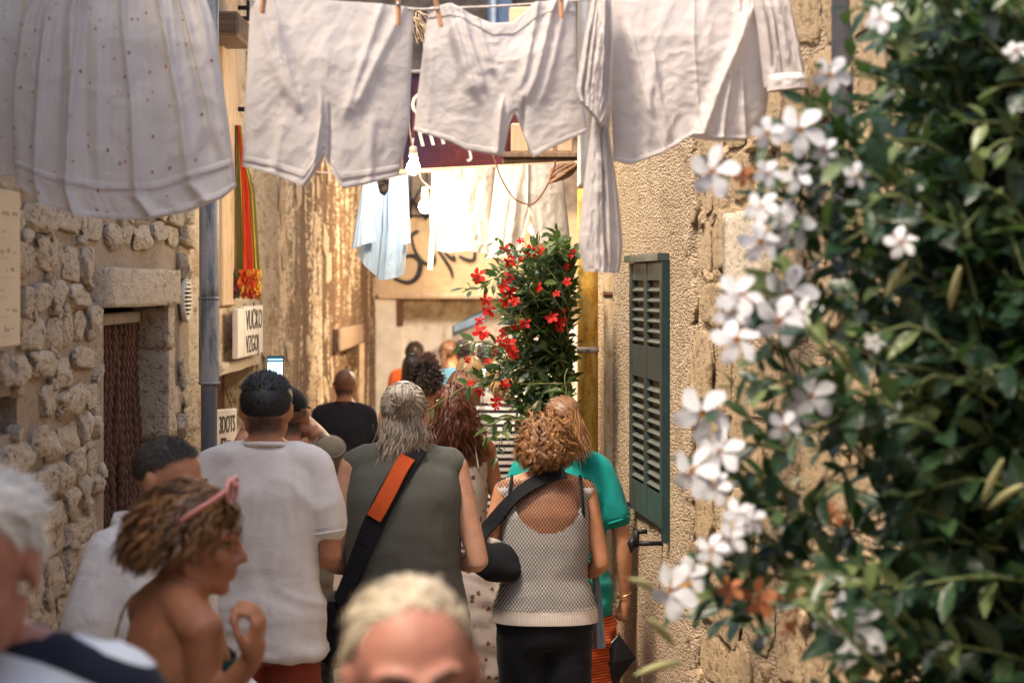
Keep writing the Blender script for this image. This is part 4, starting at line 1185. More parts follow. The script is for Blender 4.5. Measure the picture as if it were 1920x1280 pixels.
for (px, py, rad) in FW:
    e_ = at(px, py, 3.5); vines.append([e_ + [r.uniform(.12, .25), r.uniform(.12, .25), r.uniform(-.15, .0)], e_ + [.06, .08, .01], e_ + [.004, .05, 0]])
# main canes from the ground
for k in range(9):
    x = .86 + .02 * k - .08; y = 3.7 + .05 * k
    P = [(x, y, 0)]
    for z in (.5, 1.0, 1.5, 2.0, 2.6): P.append((min(x + r.uniform(-.12, .1), rx(y) - .05), y + r.uniform(-.1, .1), z))
    vines.append([np.array(p) for p in P])
nW = grow(wv, vines, leaf_meshes(M_leafW), M_stemW, .082, 300, .0028, .048, 5)
fl = Flowers(M_petW, M_throat)
for (px, py, rad) in FW:
    D = 3.5 + r.uniform(-.08, .06)
    fl.place(wv, at(px, py, D), (r.uniform(-.75, .25), -1, r.uniform(-.1, .6)), rad / (F_PX / D) * 1.12, r.uniform(0, 6))
flo = Flowers(M_petO, M_petO)
for (px, py, rad) in ((1560, 965, 26), (1490, 1135, 34), (1425, 1120, 40), (1690, 470, 18), (1395, 330, 22), (1400, 560, 20), (1480, 1180, 24), (1370, 1105, 28)):
    flo.place(wv, at(px, py, 3.55), (r.uniform(-.9, .9), -.6, r.uniform(-.9, .6)), rad / 1040, r.uniform(0, 6))
for (a, b) in (((1840, 950), (1880, 860)), ((1850, 955), (1918, 908)), ((1600, 700), (1560, 640)), ((1780, 580), (1800, 500)), ((1660, 560), (1700, 490)), ((1230, 1110), (1180, 1085)), ((1265, 1210), (1215, 1160)), ((1280, 1240), (1190, 1265))):
    A, Bq = at(*a, 3.5), at(*b, 3.45); P = spline([A, (A + Bq) / 2 + [0, 0, .004], Bq], 9)
    part('bud', *tube(P, .0065 * np.sin(np.linspace(.25, 3.0, 9)) + .0012, 7), M_bud, wv)

# --- red-flowered vine at the corner
rv_ = thing('red_flowered_vine', 'bushy climbing plant with red trumpet flowers in front of the rusty downpipe', 'plant', (.22, 8.6, ground_z(8.6)))
EL = ([440, 470, 510, 560, 600, 650, 700, 760, 840, 900], [1000, 935, 880, 905, 900, 885, 900, 935, 985, 1020])
vines = []
for k in range(420):
    py = r.uniform(455, 870); e0 = float(np.interp(py, *EL)) + 22; px = e0 + (1066 - e0) * r.random() ** .75; D = r.uniform(8.25, 8.66)
    end = at(px, py, D)
    st_ = end + np.array([r.uniform(.05, .2), r.uniform(.0, .15), r.uniform(-.18, .0)])
    st_[0] = min(st_[0], .24)
    vines.append([st_, (st_ + end) / 2 + [r.uniform(-.02, .02), -.02, r.uniform(0, .04)], end])
for (a, m, b) in (((960, 500), (900, 540), (866, 540)), ((960, 660), (900, 640), (860, 650)), ((955, 690), (880, 720), (800, 770)), ((1000, 780), (930, 790), (905, 835)), ((980, 760), (940, 820), (925, 880)), ((985, 470), (955, 470), (930, 455)), ((1000, 480), (1010, 455), (1012, 440)), ((1040, 480), (1043, 455), (1044, 436)), ((950, 700), (915, 715), (893, 700))):
    vines.append([at(*a, 8.35), at(*m, 8.25), at(*b, 8.2)])
for k in range(6):
    x = .12 + .03 * k
    vines.append([np.array([x + .05, 8.62, ground_z(8.6)]), np.array([x, 8.55, .6]), np.array([x + .02, 8.5, 1.2]), np.array([x - .05, 8.45, 1.8])])
grow(rv_, vines, leaf_meshes(M_leafR), M_stemR, .072, 300, .0024, .042, 9)
fr = Flowers(M_petR, M_throatR)
FR = [(345, 100, 38), (385, 195, 45), (465, 45, 24), (540, 130, 48), (612, 110, 36), (475, 190, 24), (150, 310, 52), (375, 320, 38), (345, 385, 46), (385, 440, 50), (350, 505, 40), (425, 500, 32), (205, 490, 38), (228, 570, 48), (160, 645, 36), (165, 735, 54),
      (500, 665, 44), (600, 395, 34), (815, 355, 30), (735, 440, 26), (755, 600, 60), (700, 620, 44), (335, 730, 32), (380, 825, 50), (415, 895, 38), (265, 878, 26), (220, 945, 24), (65, 935, 28), (345, 1120, 38), (95, 1110, 28), (165, 1180, 34), (285, 1245, 40), (838, 165, 22), (812, 240, 24), (860, 130, 22), (760, 690, 36), (310, 790, 30), (205, 750, 30), (410, 690, 26), (280, 1290, 26)]
for (cx, cy, rad) in FR:
    D = 8.25 + r.uniform(-.05, .05)
    fr.place(rv_, at(860 + cx / 4, 440 + cy / 4, D), (r.uniform(-.8, .5), -1, r.uniform(-.3, .7)), rad / 4 / (F_PX / D) * 1.25, r.uniform(0, 6))
# ================================================================== people
from mathutils.bvhtree import BVHTree

def make_skin(name, c, red=(.42, .10, .06)):
    k = Nt(name); v = k.coord(kind='World')
    n = k.noise(v, 22, 5, .6); n2 = k.noise(v, 90, 4, .6); f = k.noise(v, 420, 2)
    cc = k.ramp(n, [(.3, tuple(x * .86 for x in c)), (.7, tuple(min(1, x * 1.08) for x in c))])
    cc = k.mix(k.math('MULTIPLY', k.ramp(n2, [(.5, 0.0), (.75, 1.0)]), .25), cc, red)
    a = k.n('SeparateColor', i_0=k.attr('tint'))
    cc = k.mix(a.outputs[0], cc, (.36, .11, .085))            # lips
    cc = k.mix(a.outputs[1], cc, (.055, .038, .03))           # cropped stubble
    cc = k.mix(a.outputs[2], cc, (.14, .09, .07))             # tattoo ink
    return k.bsdf(cc, .48, k.bump(k.math('ADD', n2, k.math('MULTIPLY', f, .3)), .0015), spec=.35, sss=.18)
SKIN = {'tan': make_skin('tanned_skin', (.50, .235, .125)), 'fair': make_skin('fair_skin', (.60, .335, .225)), 'brown': make_skin('bronzed_skin', (.40, .17, .085)), 'pink': make_skin('flushed_fair_skin', (.43, .195, .14), (.5, .12, .1))}

def make_hair(name, dark, light, rough=.42):
    k = Nt(name); a = k.attr('strand', 'Fac'); v = k.coord(kind='World'); n = k.noise(v, 35, 3)
    c = k.ramp(k.math('ADD', k.math('MULTIPLY', a, .8), k.math('MULTIPLY', n, .25)), [(.1, dark), (.55, tuple((x + y) / 2 for x, y in zip(dark, light))), (.95, light)])
    return k.bsdf(c, rough, spec=.4)
HAIR = {'black': make_hair('black_hair', (.006, .006, .007), (.03, .03, .034)), 'grey_dark': make_hair('dark_greying_hair', (.03, .025, .022), (.16, .14, .125)),
        'white': make_hair('white_hair', (.50, .47, .42), (.80, .76, .70)), 'blond_white': make_hair('pale_blond_hair', (.40, .31, .19), (.74, .65, .50)),
        'brown': make_hair('brown_hair', (.05, .022, .012), (.21, .095, .04)), 'auburn': make_hair('auburn_hair', (.06, .018, .012), (.23, .075, .035)),
        'honey': make_hair('honey_brown_hair', (.11, .045, .02), (.50, .25, .10)), 'ash': make_hair('ash_grey_blond_hair', (.10, .08, .065), (.72, .62, .50)),
        'lightbrown': make_hair('light_brown_hair', (.14, .065, .032), (.36, .19, .10)), 'blond': make_hair('blond_hair', (.40, .24, .09), (.72, .50, .24)), 'dark': make_hair('dark_brown_hair', (.014, .009, .007), (.075, .045, .03))}

def fabric(name, c, pattern=None, wr=.003, transl=.0, var=.1):
    k = Nt(name); v = k.coord(kind='World'); o = k.coord(kind='Object')
    n = k.noise(v, 20, 4, .55, .6); n2 = k.noise(v, 900, 2)
    cc = k.ramp(n, [(.25, tuple(x * (1 - var) for x in c)), (.75, c)])
    if pattern: cc = pattern(k, o, v, cc)
    return k.bsdf(cc, .88, k.bump(k.math('ADD', n, k.math('MULTIPLY', n2, .02)), wr), spec=.12, sheen=.08, transl=transl)
def pat_stripes(period, duty, c2, offset=0.0, tilt=0.0):
    def f(k, o, v, cc):
        s_ = k.sep(o); z = k.math('ADD', s_[2], k.math('MULTIPLY', s_[0], tilt))
        m = k.math('FRACT', k.math('ADD', k.math('DIVIDE', z, period), offset))
        return k.mix(k.ramp(m, [(duty, 0.0), (duty + .03, 1.0)]), cc, c2)
    return f
def pat_floral(scale, c2):
    def f(k, o, v, cc):
        d = k.voro(o, scale, 'F1'); n = k.noise(o, scale * 4, 2)
        m = k.ramp(k.math('ADD', d, k.math('MULTIPLY', n, .35)), [(.40, 1.0), (.46, 0.0)])
        return k.mix(m, cc, c2)
    return f
def pat_camo(k, o, v, cc):
    n = k.noise(o, 9, 3); return k.ramp(n, [(.42, (.022, .024, .022)), (.46, (.05, .05, .035)), (.56, (.10, .07, .04)), (.6, (.02, .022, .02))], 'CONSTANT')
FAB = dict(white=fabric('white_tshirt_cotton', (.76, .73, .71)), linen=fabric('white_linen', (.72, .69, .65), wr=.008), khaki=fabric('khaki_cotton', (.25, .215, .145)), charcoal=fabric('charcoal_cotton', (.028, .026, .032)),
           slate=fabric('slate_green_cotton', (.098, .10, .088)), teal=fabric('teal_cotton', (.010, .27, .235)), brick=fabric('brick_red_cotton', (.26, .055, .03)), black=fabric('black_cotton', (.010, .011, .014)), camo=fabric('camouflage_cotton', (.04, .04, .03), pat_camo),
           stripe=fabric('white_and_black_striped_jersey', (.74, .70, .66), pat_stripes(.034, .5, (.02, .02, .026))), navystripe=fabric('pale_blue_jersey_with_broad_navy_bands', (.60, .66, .74), pat_stripes(.085, .5, (.012, .016, .03), .12, .35)),
           floral=fabric('cream_floral_cotton', (.70, .60, .52), pat_floral(24, (.22, .10, .08))), orange=fabric('orange_cotton', (.62, .12, .03)), brown=fabric('brown_cotton', (.16, .075, .045)), blue=fabric('sky_blue_cotton', (.23, .48, .62)), greyb=fabric('blue_grey_denim', (.22, .27, .33)),
           tealtop=fabric('dark_teal_cloth', (.012, .075, .085)), cream=fabric('cream_cotton', (.68, .62, .52)), denim=fabric('dark_denim', (.03, .04, .06)), rustskirt=fabric('rust_red_skirt', (.42, .09, .03)), tank=fabric('white_tank_cotton', (.62, .585, .56)))
M_shoe = mat_plain('dark_shoe', (.05, .04, .035), .6); M_sandal = mat_plain('tan_sandal', (.28, .16, .09), .6)

def remesh(mb, voxel, smooth_it=4, name='body'):
    V, F = mb.arr()
    me = mesh('tmp', V, F)
    o = bpy.data.objects.new('tmp', me); col.objects.link(o)
    m = o.modifiers.new('r', 'REMESH'); m.mode = 'VOXEL'; m.voxel_size = voxel; m.adaptivity = 0
    if smooth_it:
        s_ = o.modifiers.new('s', 'SMOOTH'); s_.factor = .5; s_.iterations = smooth_it
    dg = bpy.context.evaluated_depsgraph_get()
    ev = bpy.data.meshes.new_from_object(o.evaluated_get(dg))
    bpy.data.objects.remove(o); bpy.data.meshes.remove(me)
    n = len(ev.vertices); A = np.empty(n * 3); ev.vertices.foreach_get('co', A)
    F = [tuple(p.vertices) for p in ev.polygons]
    bpy.data.meshes.remove(ev)
    return A.reshape(-1, 3), F

def normals_of(V, F):
    Fq = np.array([f if len(f) == 4 else (f[0], f[1], f[2], f[2]) for f in F])
    n = np.cross(V[Fq[:, 2]] - V[Fq[:, 0]], V[Fq[:, 3]] - V[Fq[:, 1]])
    N = np.zeros_like(V)
    for q in range(4): np.add.at(N, Fq[:, q], n)
    return unit(N)

def ell(mb, c, r, rot=None, n=12):
    u = np.linspace(0, math.pi, n); w = np.linspace(0, 2 * math.pi, 2 * n, endpoint=False)
    V = [[0, 0, 1]] + [[math.sin(a) * math.cos(b), math.sin(a) * math.sin(b), math.cos(a)] for a in u[1:-1] for b in w] + [[0, 0, -1]]
    m = 2 * n; F = [(0, 1 + k, 1 + (k + 1) % m) for k in range(m)]
    for i in range(n - 3):
        for k in range(m): F.append((1 + i * m + k, 1 + (i + 1) * m + k, 1 + (i + 1) * m + (k + 1) % m, 1 + i * m + (k + 1) % m))
    e_ = len(V) - 1; F += [(e_, 1 + (n - 3) * m + (k + 1) % m, 1 + (n - 3) * m + k) for k in range(m)]
    V = np.array(V) * np.array(r)
    if rot is not None: V = V @ np.array(rot).T
    return mb.add(V + np.array(c), F)

def limb(mb, pts, rad, seg=14, sub=5):
    """tapered round-ended limb through joints"""
    pts = [np.array(p, float) for p in pts]
    P, Rr = [], []
    for i in range(len(pts) - 1):
        for t in np.linspace(0, 1, sub, endpoint=False):
            P.append(pts[i] * (1 - t) + pts[i + 1] * t); Rr.append(rad[i] * (1 - t) + rad[i + 1] * t)
    P.append(pts[-1]); Rr.append(rad[-1])
    P = np.array(P); Rr = np.array(Rr)
    # rounded ends
    d0 = unit(P[0] - P[1]); d1 = unit(P[-1] - P[-2])
    P = np.vstack([P[0] + d0 * Rr[0] * .85, P[0] + d0 * Rr[0] * .5, P, P[-1] + d1 * Rr[-1] * .5, P[-1] + d1 * Rr[-1] * .85])
    Rr = np.concatenate([[Rr[0] * .4, Rr[0] * .85], Rr, [Rr[-1] * .85, Rr[-1] * .4]])
    return mb.add(*tube(P, Rr, seg))

def loft(mb, rings, seg=28, p=2.4):
    """rings = (z, rx, ry, yoff) stacked superellipses"""
    V, F = [], []
    rings = np.array([list(r) + [0] * (5 - len(r)) for r in rings], float)
    zs = np.linspace(0, len(rings) - 1, (len(rings) - 1) * 4 + 1)
    RR = np.stack([np.interp(zs, np.arange(len(rings)), rings[:, q]) for q in range(5)], 1)
    for (z, a, b, yo, xo) in RR:
        for k in range(seg):
            t = 2 * math.pi * k / seg; c, s_ = math.cos(t), math.sin(t)
            V.append([xo + a * np.sign(c) * abs(c) ** (2 / p), yo + b * np.sign(s_) * abs(s_) ** (2 / p), z])
    n = len(RR)
    for i in range(n - 1):
        for k in range(seg): F.append((i * seg + k, i * seg + (k + 1) % seg, (i + 1) * seg + (k + 1) % seg, (i + 1) * seg + k))
    F.append(tuple(range(seg))[::-1]); F.append(tuple((n - 1) * seg + k for k in range(seg)))
    return mb.add(V, F)

def hand(mb, wrist, d, nrm, side, pose='relaxed', s=1.0, rad=.0092):
    """d: along the hand, nrm: out of the back of the hand, side +1: thumb towards d x nrm"""
    d = unit(d); nrm = unit(nrm - d * np.dot(nrm, d)); w = np.cross(d, nrm) * side
    wr = np.array(wrist, float)
    P = lambda a, b, c: wr + s * (d * a + w * b + nrm * c)
    limb(mb, [P(.0, 0, 0), P(.03, .0, 0)], [.026 * s, .030 * s], 12)
    for b in (-.03, -.01, .01, .028): limb(mb, [P(.02, b * .7, 0), P(.088, b, .002)], [.017 * s, .0135 * s], 10)
    curls = {'relaxed': (.35, .5, .35), 'fist': (1.3, 1.4, .8), 'hold': (.9, 1.0, .6), 'pinch': None}[pose]
    for i, (b, L) in enumerate(((.028, .074), (.0095, .082), (-.0105, .076), (-.030, .06))):
        a, c, bb = .088, .002, b; ang_ = 0; pts = [P(a, bb, c)]; 
        cu = curls if curls else ((.95, 1.05, .5) if i == 0 else ((.75, .95, .45) if i == 1 else (.55, .75, .4)))
        for j, f in enumerate((.45, .32, .23)):
            ang_ += cu[j]; a += L * f * math.cos(ang_); c -= L * f * math.sin(ang_); pts.append(P(a, bb + .002 * (1.5 - i) * j, c))
        limb(mb, pts, [rad * s * 1.05, rad * s, rad * s * .93, rad * s * .82], 9, 3)
    if pose == 'pinch': th = [P(.02, .028, -.008), P(.052, .050, -.026), P(.085, .046, -.045), P(.108, .034, -.052)]
    elif pose in ('fist', 'hold'): th = [P(.02, .028, -.006), P(.05, .046, -.02), P(.078, .036, -.036), P(.092, .02, -.042)]
    else: th = [P(.02, .028, -.004), P(.05, .05, -.014), P(.08, .058, -.022), P(.104, .058, -.028)]
    limb(mb, th, [.014 * s, .0115 * s, .0105 * s, .009 * s], 9, 3)

CR_C = np.array([0, -.010, .034]); CR_R = np.array([.0765, .098, .086])
def hairline(fwd):
    return np.interp(fwd, [-1, -.5, -.15, .1, .35, .6, .85, 1], [-.62, -.60, -.36, -.02, .30, .52, .60, .62])

def head_prims(mb, female=False, ear=True, nose=1.0):
    ell(mb, CR_C, CR_R, n=14)
    fw = .93 if female else 1.0
    ell(mb, (0, .030, -.030), (.061 * fw, .066, .082))
    ell(mb, (0, .042, -.078), (.048 * fw, .046, .034)); ell(mb, (0, .074, -.100), (.021, .019, .017))
    for s_ in (-1, 1):
        limb(mb, [(s_ * .058 * fw, -.004, -.05), (s_ * .043 * fw, .035, -.086), (0, .072, -.102)], [.017, .015, .014], 10, 4)
        ell(mb, (s_ * .041, .068, -.024), (.022, .022, .021))
        ell(mb, (s_ * .032, .070, .006), (.016, .013, .012))
        limb(mb, [(s_ * .010, .093, .022), (s_ * .034, .089, .028), (s_ * .054, .070, .022)], [.010, .0105, .009], 9, 3)
        ell(mb, (s_ * .013, .101, -.034), (.0085, .010, .0075))
        if ear:
            ell(mb, (s_ * .080, -.006, -.004), (.0085, .019, .031), Matrix.Rotation(s_ * -.35, 3, 'Z'))
            ell(mb, (s_ * .084, -.013, .012), (.0075, .013, .018), Matrix.Rotation(s_ * -.5, 3, 'Z'))
    limb(mb, [(0, .091, .020), (0, .105 * nose, -.008), (0, .116 * nose, -.030)], [.0085, .0095, .0118], 10, 4)
    ell(mb, (0, .094, -.0575), (.022, .0115, .0062)); ell(mb, (0, .0925, -.070), (.019, .0115, .0075)); ell(mb, (0, .080, -.062), (.028, .015, .02))

class Person:
    def __init__(s, label, px, top, D, yaw=0, group=None, h=None, female=False, girth=1.0, hair_t=.012, head=(0, 0, 0), skin='tan', neck_fwd=.02, lean=0.0, x_off=0.0, sw=None):
        s.D, s.label = D, label
        p = at(px, top, D); s.gz = ground_z(D)
        s.h = (p[2] - s.gz) if h is None else h
        s.s = s.h / 1.75; s.g = girth; s.female = female; s.skin = SKIN[skin]
        s.root = thing('person', label, 'person', (p[0] + x_off, D, s.gz), group)
        s.R = np.array(Matrix.Rotation(R(yaw), 3, 'Z'))
        s.vox = .0075 if D < 5.5 else .010 if D < 8.2 else .0135 if D < 12 else .017
        s.lean = lean
        # head frame in body-local metres (already scaled)
        s.hc = np.array([0, neck_fwd, 1.75 - hair_t - .120])
        Rh = Matrix.Rotation(R(head[0]), 3, 'Z') @ Matrix.Rotation(R(head[1]), 3, 'X') @ Matrix.Rotation(R(head[2]), 3, 'Y')
        s.Rh = np.array(Rh)
        piv = np.array([0, -.01, -.09]); s.hc2 = s.hc + piv - s.Rh @ piv
        sw = (sw if sw else (.158 if female else .172))
        s.sh = {k: np.array([k * sw * (.5 + .5 * girth), -.005, 1.425]) for k in (-1, 1)}
        s.arms = {}
    def W(s, V):
        V = np.asarray(V, float) * s.s
        if s.lean: V = V + np.stack([0 * V[..., 0], s.lean * np.maximum(0, V[..., 2] - .9) , 0 * V[..., 0]], -1)
        return V @ s.R.T + np.array(s.root.location)
    def Li(s, Wp):
        """world point to body-local"""
        v = (np.asarray(Wp, float) - np.array(s.root.location)) @ s.R / s.s
        return v
    def HW(s, V):      # head-local -> world
        return s.W(np.asarray(V) @ s.Rh.T + s.hc2)
    def arm(s, side, elbow=None, wrist=None, world=False, pose='relaxed', hd=None, hn=None):
        sh = s.sh[side]
        e_ = np.array([sh[0] + side * .045, -.025, 1.135]) if elbow is None else np.array(elbow, float)
        w_ = np.array([e_[0] - side * .01, .03, .885]) if wrist is None else np.array(wrist, float)
        if world: e_, w_ = s.Li(e_), s.Li(w_)
        s.arms[side] = (sh, e_, w_, pose, hd, hn)
    def body(s, tint=None, ear=True, nose=1.0):
        mb = MB(); g = s.g
        for k in (-1, 1):
            if k not in s.arms: s.arm(k)
        f = s.female
        hip, waist, ch = (.172, .132, .150) if f else (.162, .145, .168)
        loft(mb, [(.80, .11, .09), (.88, hip * .95 * g, .105 * g), (.96, hip * g, .11 * g), (1.08, waist * g, .098 * g), (1.22, ch * .97 * g, .108 * g), (1.34, ch * g, .108 * g), (1.41, ch * .92 * g, .088 * g), (1.455, .105, .070), (1.49, .062, .058)])
        for k in (-1, 1):
            limb(mb, [(k * .015, -.012, 1.492), (k * .09, -.014, 1.456), s.sh[k] + [0, 0, .002]], [.044, .047, .049 if f else .053], 14)
            sh, e_, w_, pose, hd, hn = s.arms[k]; q = (.90 if f else 1.0) * (.6 + .4 * g)
            fa = unit(w_ - e_)
            limb(mb, [sh, sh * .55 + e_ * .45, e_, e_ + (w_ - e_) * .3, w_], [.049 * q, .044 * q, .036 * q, .039 * q, .025 * q], 14, 6)
            hdv = fa if hd is None else np.array(hd, float)
            hnv = np.array([k * 1.0, -.2, 0]) if hn is None else np.array(hn, float)
            hand(mb, w_ + fa * .005, hdv, hnv, side=-k if (hn is None or pose == 'pinch') else k, pose=pose, s=.93 if f else 1.02, rad=max(.0092, min(.0105, s.vox * .95 / s.s)))
            limb(mb, [(k * .085, 0, .90), (k * .092, .012, .50), (k * .092, -.018, .36), (k * .088, -.022, .085)], [.083 * g, .054, .053, .034], 14)
            limb(mb, [(k * .09, -.045, .040), (k * .098, .05, .042), (k * .105, .14, .026)], [.034, .034, .026], 12)
        limb(mb, [(0, -.018, 1.44), s.hc2 + s.Rh @ np.array([0, -.018, -.055])], [.058 if not f else .050, .054 if not f else .047], 16)
        hd_ = MB(); head_prims(hd_, f, ear, nose); V, F = hd_.arr()
        mb.add(V @ s.Rh.T + s.hc2, F)
        Vl, F = mb.arr(); mb2 = MB(); mb2.add(Vl * s.s, F)
        V, F = remesh(mb2, s.vox, 3)
        V = V / s.s
        Hh = (V - s.hc2) @ s.Rh           # head-local
        t = np.zeros((len(V), 4)); t[:, 3] = 1
        lip = np.exp(-((Hh[:, 0] / .021) ** 4 + ((Hh[:, 2] + .0635) / .0125) ** 4)) * (Hh[:, 1] > .075)
        t[:, 0] = lip * .75
        if tint: tint(s, V, Hh, t)
        o = part('body', s.W(V), F, s.skin, s.root)
        a = o.data.attributes.new('tint', 'FLOAT_COLOR', 'POINT'); a.data.foreach_set('color', t.ravel())
        s.body_o = o
        return s
    def eyes(s, open_=1.0):
        M_eye = mat_plain('eye_white', (.55, .5, .46), .2, .05); M_iris = mat_plain('eye_iris', (.03, .018, .012), .15); M_lash = mat_plain('dark_lash', (.02, .012, .01), .8)  # lashes are a plain dark strip above each eye
        for k in (-1, 1):
            c = np.array([k * .032, .0785, .0045])
            mb = MB(); ell(mb, c, (.0125, .009, .0065 * open_)); V, F = mb.arr(); e_ = part('eye', s.HW(V), F, M_eye, s.root)
            mb = MB(); ell(mb, c + [0, .0075, -.001], (.0055, .0032, .0055 * open_)); V, F = mb.arr(); part('iris', s.HW(V), F, M_iris, e_)
            pts = [c + [k * -.0135, .004, .0 + .002], c + [0, .0095, .0075 * open_], c + [k * .014, .002, .001]]
            V, F = tube(spline(pts, 9), .0022, 6); part('eyelash', s.HW(V), F, M_lash, e_)
        return s
    def brows(s, mat, th=.0035):
        for k in (-1, 1):
            pts = [np.array([k * .012, .1025, .028]), np.array([k * .034, .098, .036]), np.array([k * .056, .079, .028])]
            V, F = tube(spline(pts, 12), np.linspace(th, th * .5, 12), 6); part('eyebrow', s.HW(V), F, mat, s.root)
        return s
    # ---------------------------------------------------------------- clothes
    def cloth(s, name, mb, mat, voxel=None, fold=.006, seed=0, cut=None, smooth_it=4, freq=1.0):
        V, F = mb.arr(); m2 = MB(); m2.add(V * s.s, F)
        V, F = remesh(m2, voxel or max(s.vox * 1.25, .009), smooth_it); V = V / s.s
        N = normals_of(V, F)
        if fold:
            q = V * freq
            big = 1 - 2 * np.abs(fbm(np.stack([q[:, 0] * 5 + q[:, 2] * 2.0, q[:, 1] * 5, q[:, 2] * 3.2 - q[:, 0] * 1.5], 1) + seed * 7.7, seed, 2))
            hz = 1 - 2 * np.abs(fbm(np.stack([q[:, 0] * 4, q[:, 1] * 4, q[:, 2] * 13 + 3 * np.abs(q[:, 0])], 1) + seed * 3.1, seed + 3, 2))
            low = np.clip((1.2 - V[:, 2]) / .25, 0, 1)
            dg_ = 1 - 2 * np.abs(fbm(np.stack([q[:, 0] * 9 - np.abs(q[:, 0]) * 0 + q[:, 2] * 4 * np.tanh(q[:, 0] * 3), q[:, 1] * 3, q[:, 2] * 3], 1) + seed * 5.3, seed + 6, 2))
            rs = lambda a: np.sign(a) * np.abs(a) ** 1.5
            V = V + N * (fold * (1.1 * rs(big) + 1.0 * rs(hz) * low + .35 * rs(dg_)))[:, None]
        if cut is not None:
            keep = ~cut(V)
            idx = -np.ones(len(V), int); idx[keep] = np.arange(keep.sum())
            F = [tuple(idx[i] for i in f) for f in F if all(keep[i] for i in f)]; V = V[keep]
        o = part(name, s.W(V), F, mat, s.root)
        return o
    def shirt(s, mat, name='tshirt', sleeve=.62, hem=.82, loose=1.0, collar=True, fold=.007, seed=1, sleeve_r=.062, flare=0.0, neck_r=1.0):
        mb = MB(); g = s.g * loose; f = s.female
        hip, waist, ch = (.186, .152, .166) if f else (.182, .172, .186)
        loft(mb, [(hem, (hip + flare) * g, (.125 + flare) * g), (.95, (hip + flare * .6) * g, .128 * g), (1.08, waist * g, .118 * g), (1.22, ch * .985 * g, .124 * g), (1.34, ch * g, .122 * g), (1.41, ch * .93 * g, .098 * g), (1.457, .112, .078, -.004), (1.492, .070 * neck_r, .066 * neck_r, -.006)])
        for k in (-1, 1):
            sh, e_, w_ = s.arms[k][:3]
            limb(mb, [(k * .045, -.014, 1.462), (k * .10, -.014, 1.455), sh + [0, 0, .006]], [.044, .050, .054], 14)
            if sleeve > 0:
                if sleeve <= 1:
                    en = sh + (e_ - sh) * sleeve
                    limb(mb, [sh, sh * .5 + en * .5, en], [.057, sleeve_r * .96, sleeve_r * .94], 16, 6)
                else:
                    limb(mb, [sh, sh * .5 + e_ * .5, e_, w_], [.058, sleeve_r * .92, sleeve_r * .78, sleeve_r * .6], 16, 6)
        o = s.cloth(name, mb, mat, fold=fold, seed=seed)
        if collar:
            a = np.linspace(0, 2 * math.pi, 29)
            ring = np.stack([.074 * neck_r * np.cos(a), -.010 + .068 * neck_r * np.sin(a), 1.500 + .008 * -np.sin(a)], 1)
            V, F = tube(ring, .008, 8, False); part('collar', s.W(V), F, mat, o)
        if 0 < sleeve <= 1:
            for k in (-1, 1):
                sh, e_ = s.arms[k][:2]; ax = unit(e_ - sh); en = sh + (e_ - sh) * sleeve + ax * sleeve_r * .35
                a = np.linspace(0, 2 * math.pi, 25); u_ = unit(np.cross(ax, [0, 1, 0])); v_ = np.cross(ax, u_)
                for (dd, rr_) in ((0, .0045), (-.018, .0022)):
                    ring = en + ax * dd + (sleeve_r * (.93 if dd == 0 else .975)) * (np.cos(a)[:, None] * u_ + np.sin(a)[:, None] * v_)
                    V, F = tube(ring, rr_, 6, False); part('sleeve_seam', s.W(V), F, mat, o)
        s.top = o
        return o
    def vest(s, mat, name='top', hem=.80, loose=1.0, fold=.006, seed=1, cut=None, flare=.0, arm_w=1.0, neck=True, voxel=None):
        mb = MB(); g = s.g * loose; f = s.female
        hip, waist, ch = (.188, .152, .166) if f else (.182, .172, .186)
        loft(mb, [(hem, (hip + flare) * g, (.13 + flare) * g), (.95, (hip + flare * .6) * g, .13 * g), (1.08, waist * g, .118 * g), (1.22, ch * .985 * g, .124 * g), (1.33, ch * g * arm_w, .120 * g), (1.41, ch * .95 * g * arm_w, .098 * g), (1.457, .135 * arm_w, .078, -.004), (1.490, .072, .066, -.006)])
        if neck:
            for k in (-1, 1): limb(mb, [(k * .04, -.014, 1.466), (k * .09, -.014, 1.458), s.sh[k] * [.93 * arm_w, 1, 1] + [0, 0, .012]], [.050, .054, .055], 14)
        o = s.cloth(name, mb, mat, fold=fold, seed=seed, cut=cut, voxel=voxel); s.top = o
        return o
    def shorts(s, mat, name='shorts', length=.52, r=.098, top=.99, seed=4, fold=.006):
        mb = MB(); g = s.g
        loft(mb, [(.80, .155 * g, .11 * g), (.90, .180 * g, .122 * g), (top, .165 * g, .115 * g)])
        for k in (-1, 1):
            z0 = length
            pts = [(k * .085, 0, .90), (k * .092, .008, .5 * (z0 + .88)), (k * .094, .0, z0)]
            limb(mb, pts, [.100 * g, r * .97, r if z0 > .3 else r * .72], 16)
        return s.cloth(name, mb, mat, fold=fold, seed=seed)
    def skirt(s, mat, name='skirt', length=.45, top=1.02, flare=.08, seed=4, fold=.010):
        mb = MB(); g = s.g
        loft(mb, [(length, (.20 + flare) * g, (.15 + flare) * g), (.75, (.195 + flare * .5) * g, (.145 + flare * .4) * g), (.92, .186 * g, .128 * g), (top, .152 * g, .112 * g)], p=2)
        return s.cloth(name, mb, mat, fold=fold, seed=seed, freq=1.3)
    def shoes(s, mat=None):
        for k in (-1, 1):
            mb = MB(); limb(mb, [(k * .09, -.055, .042), (k * .098, .05, .046), (k * .106, .155, .032)], [.042, .043, .036], 12)
            ell(mb, (k * .09, -.03, .075), (.044, .05, .04)); V, F = mb.arr(); V[:, 2] = np.maximum(V[:, 2], .002)
            part('shoe', s.W(V), F, mat or M_shoe, s.root)
        return s
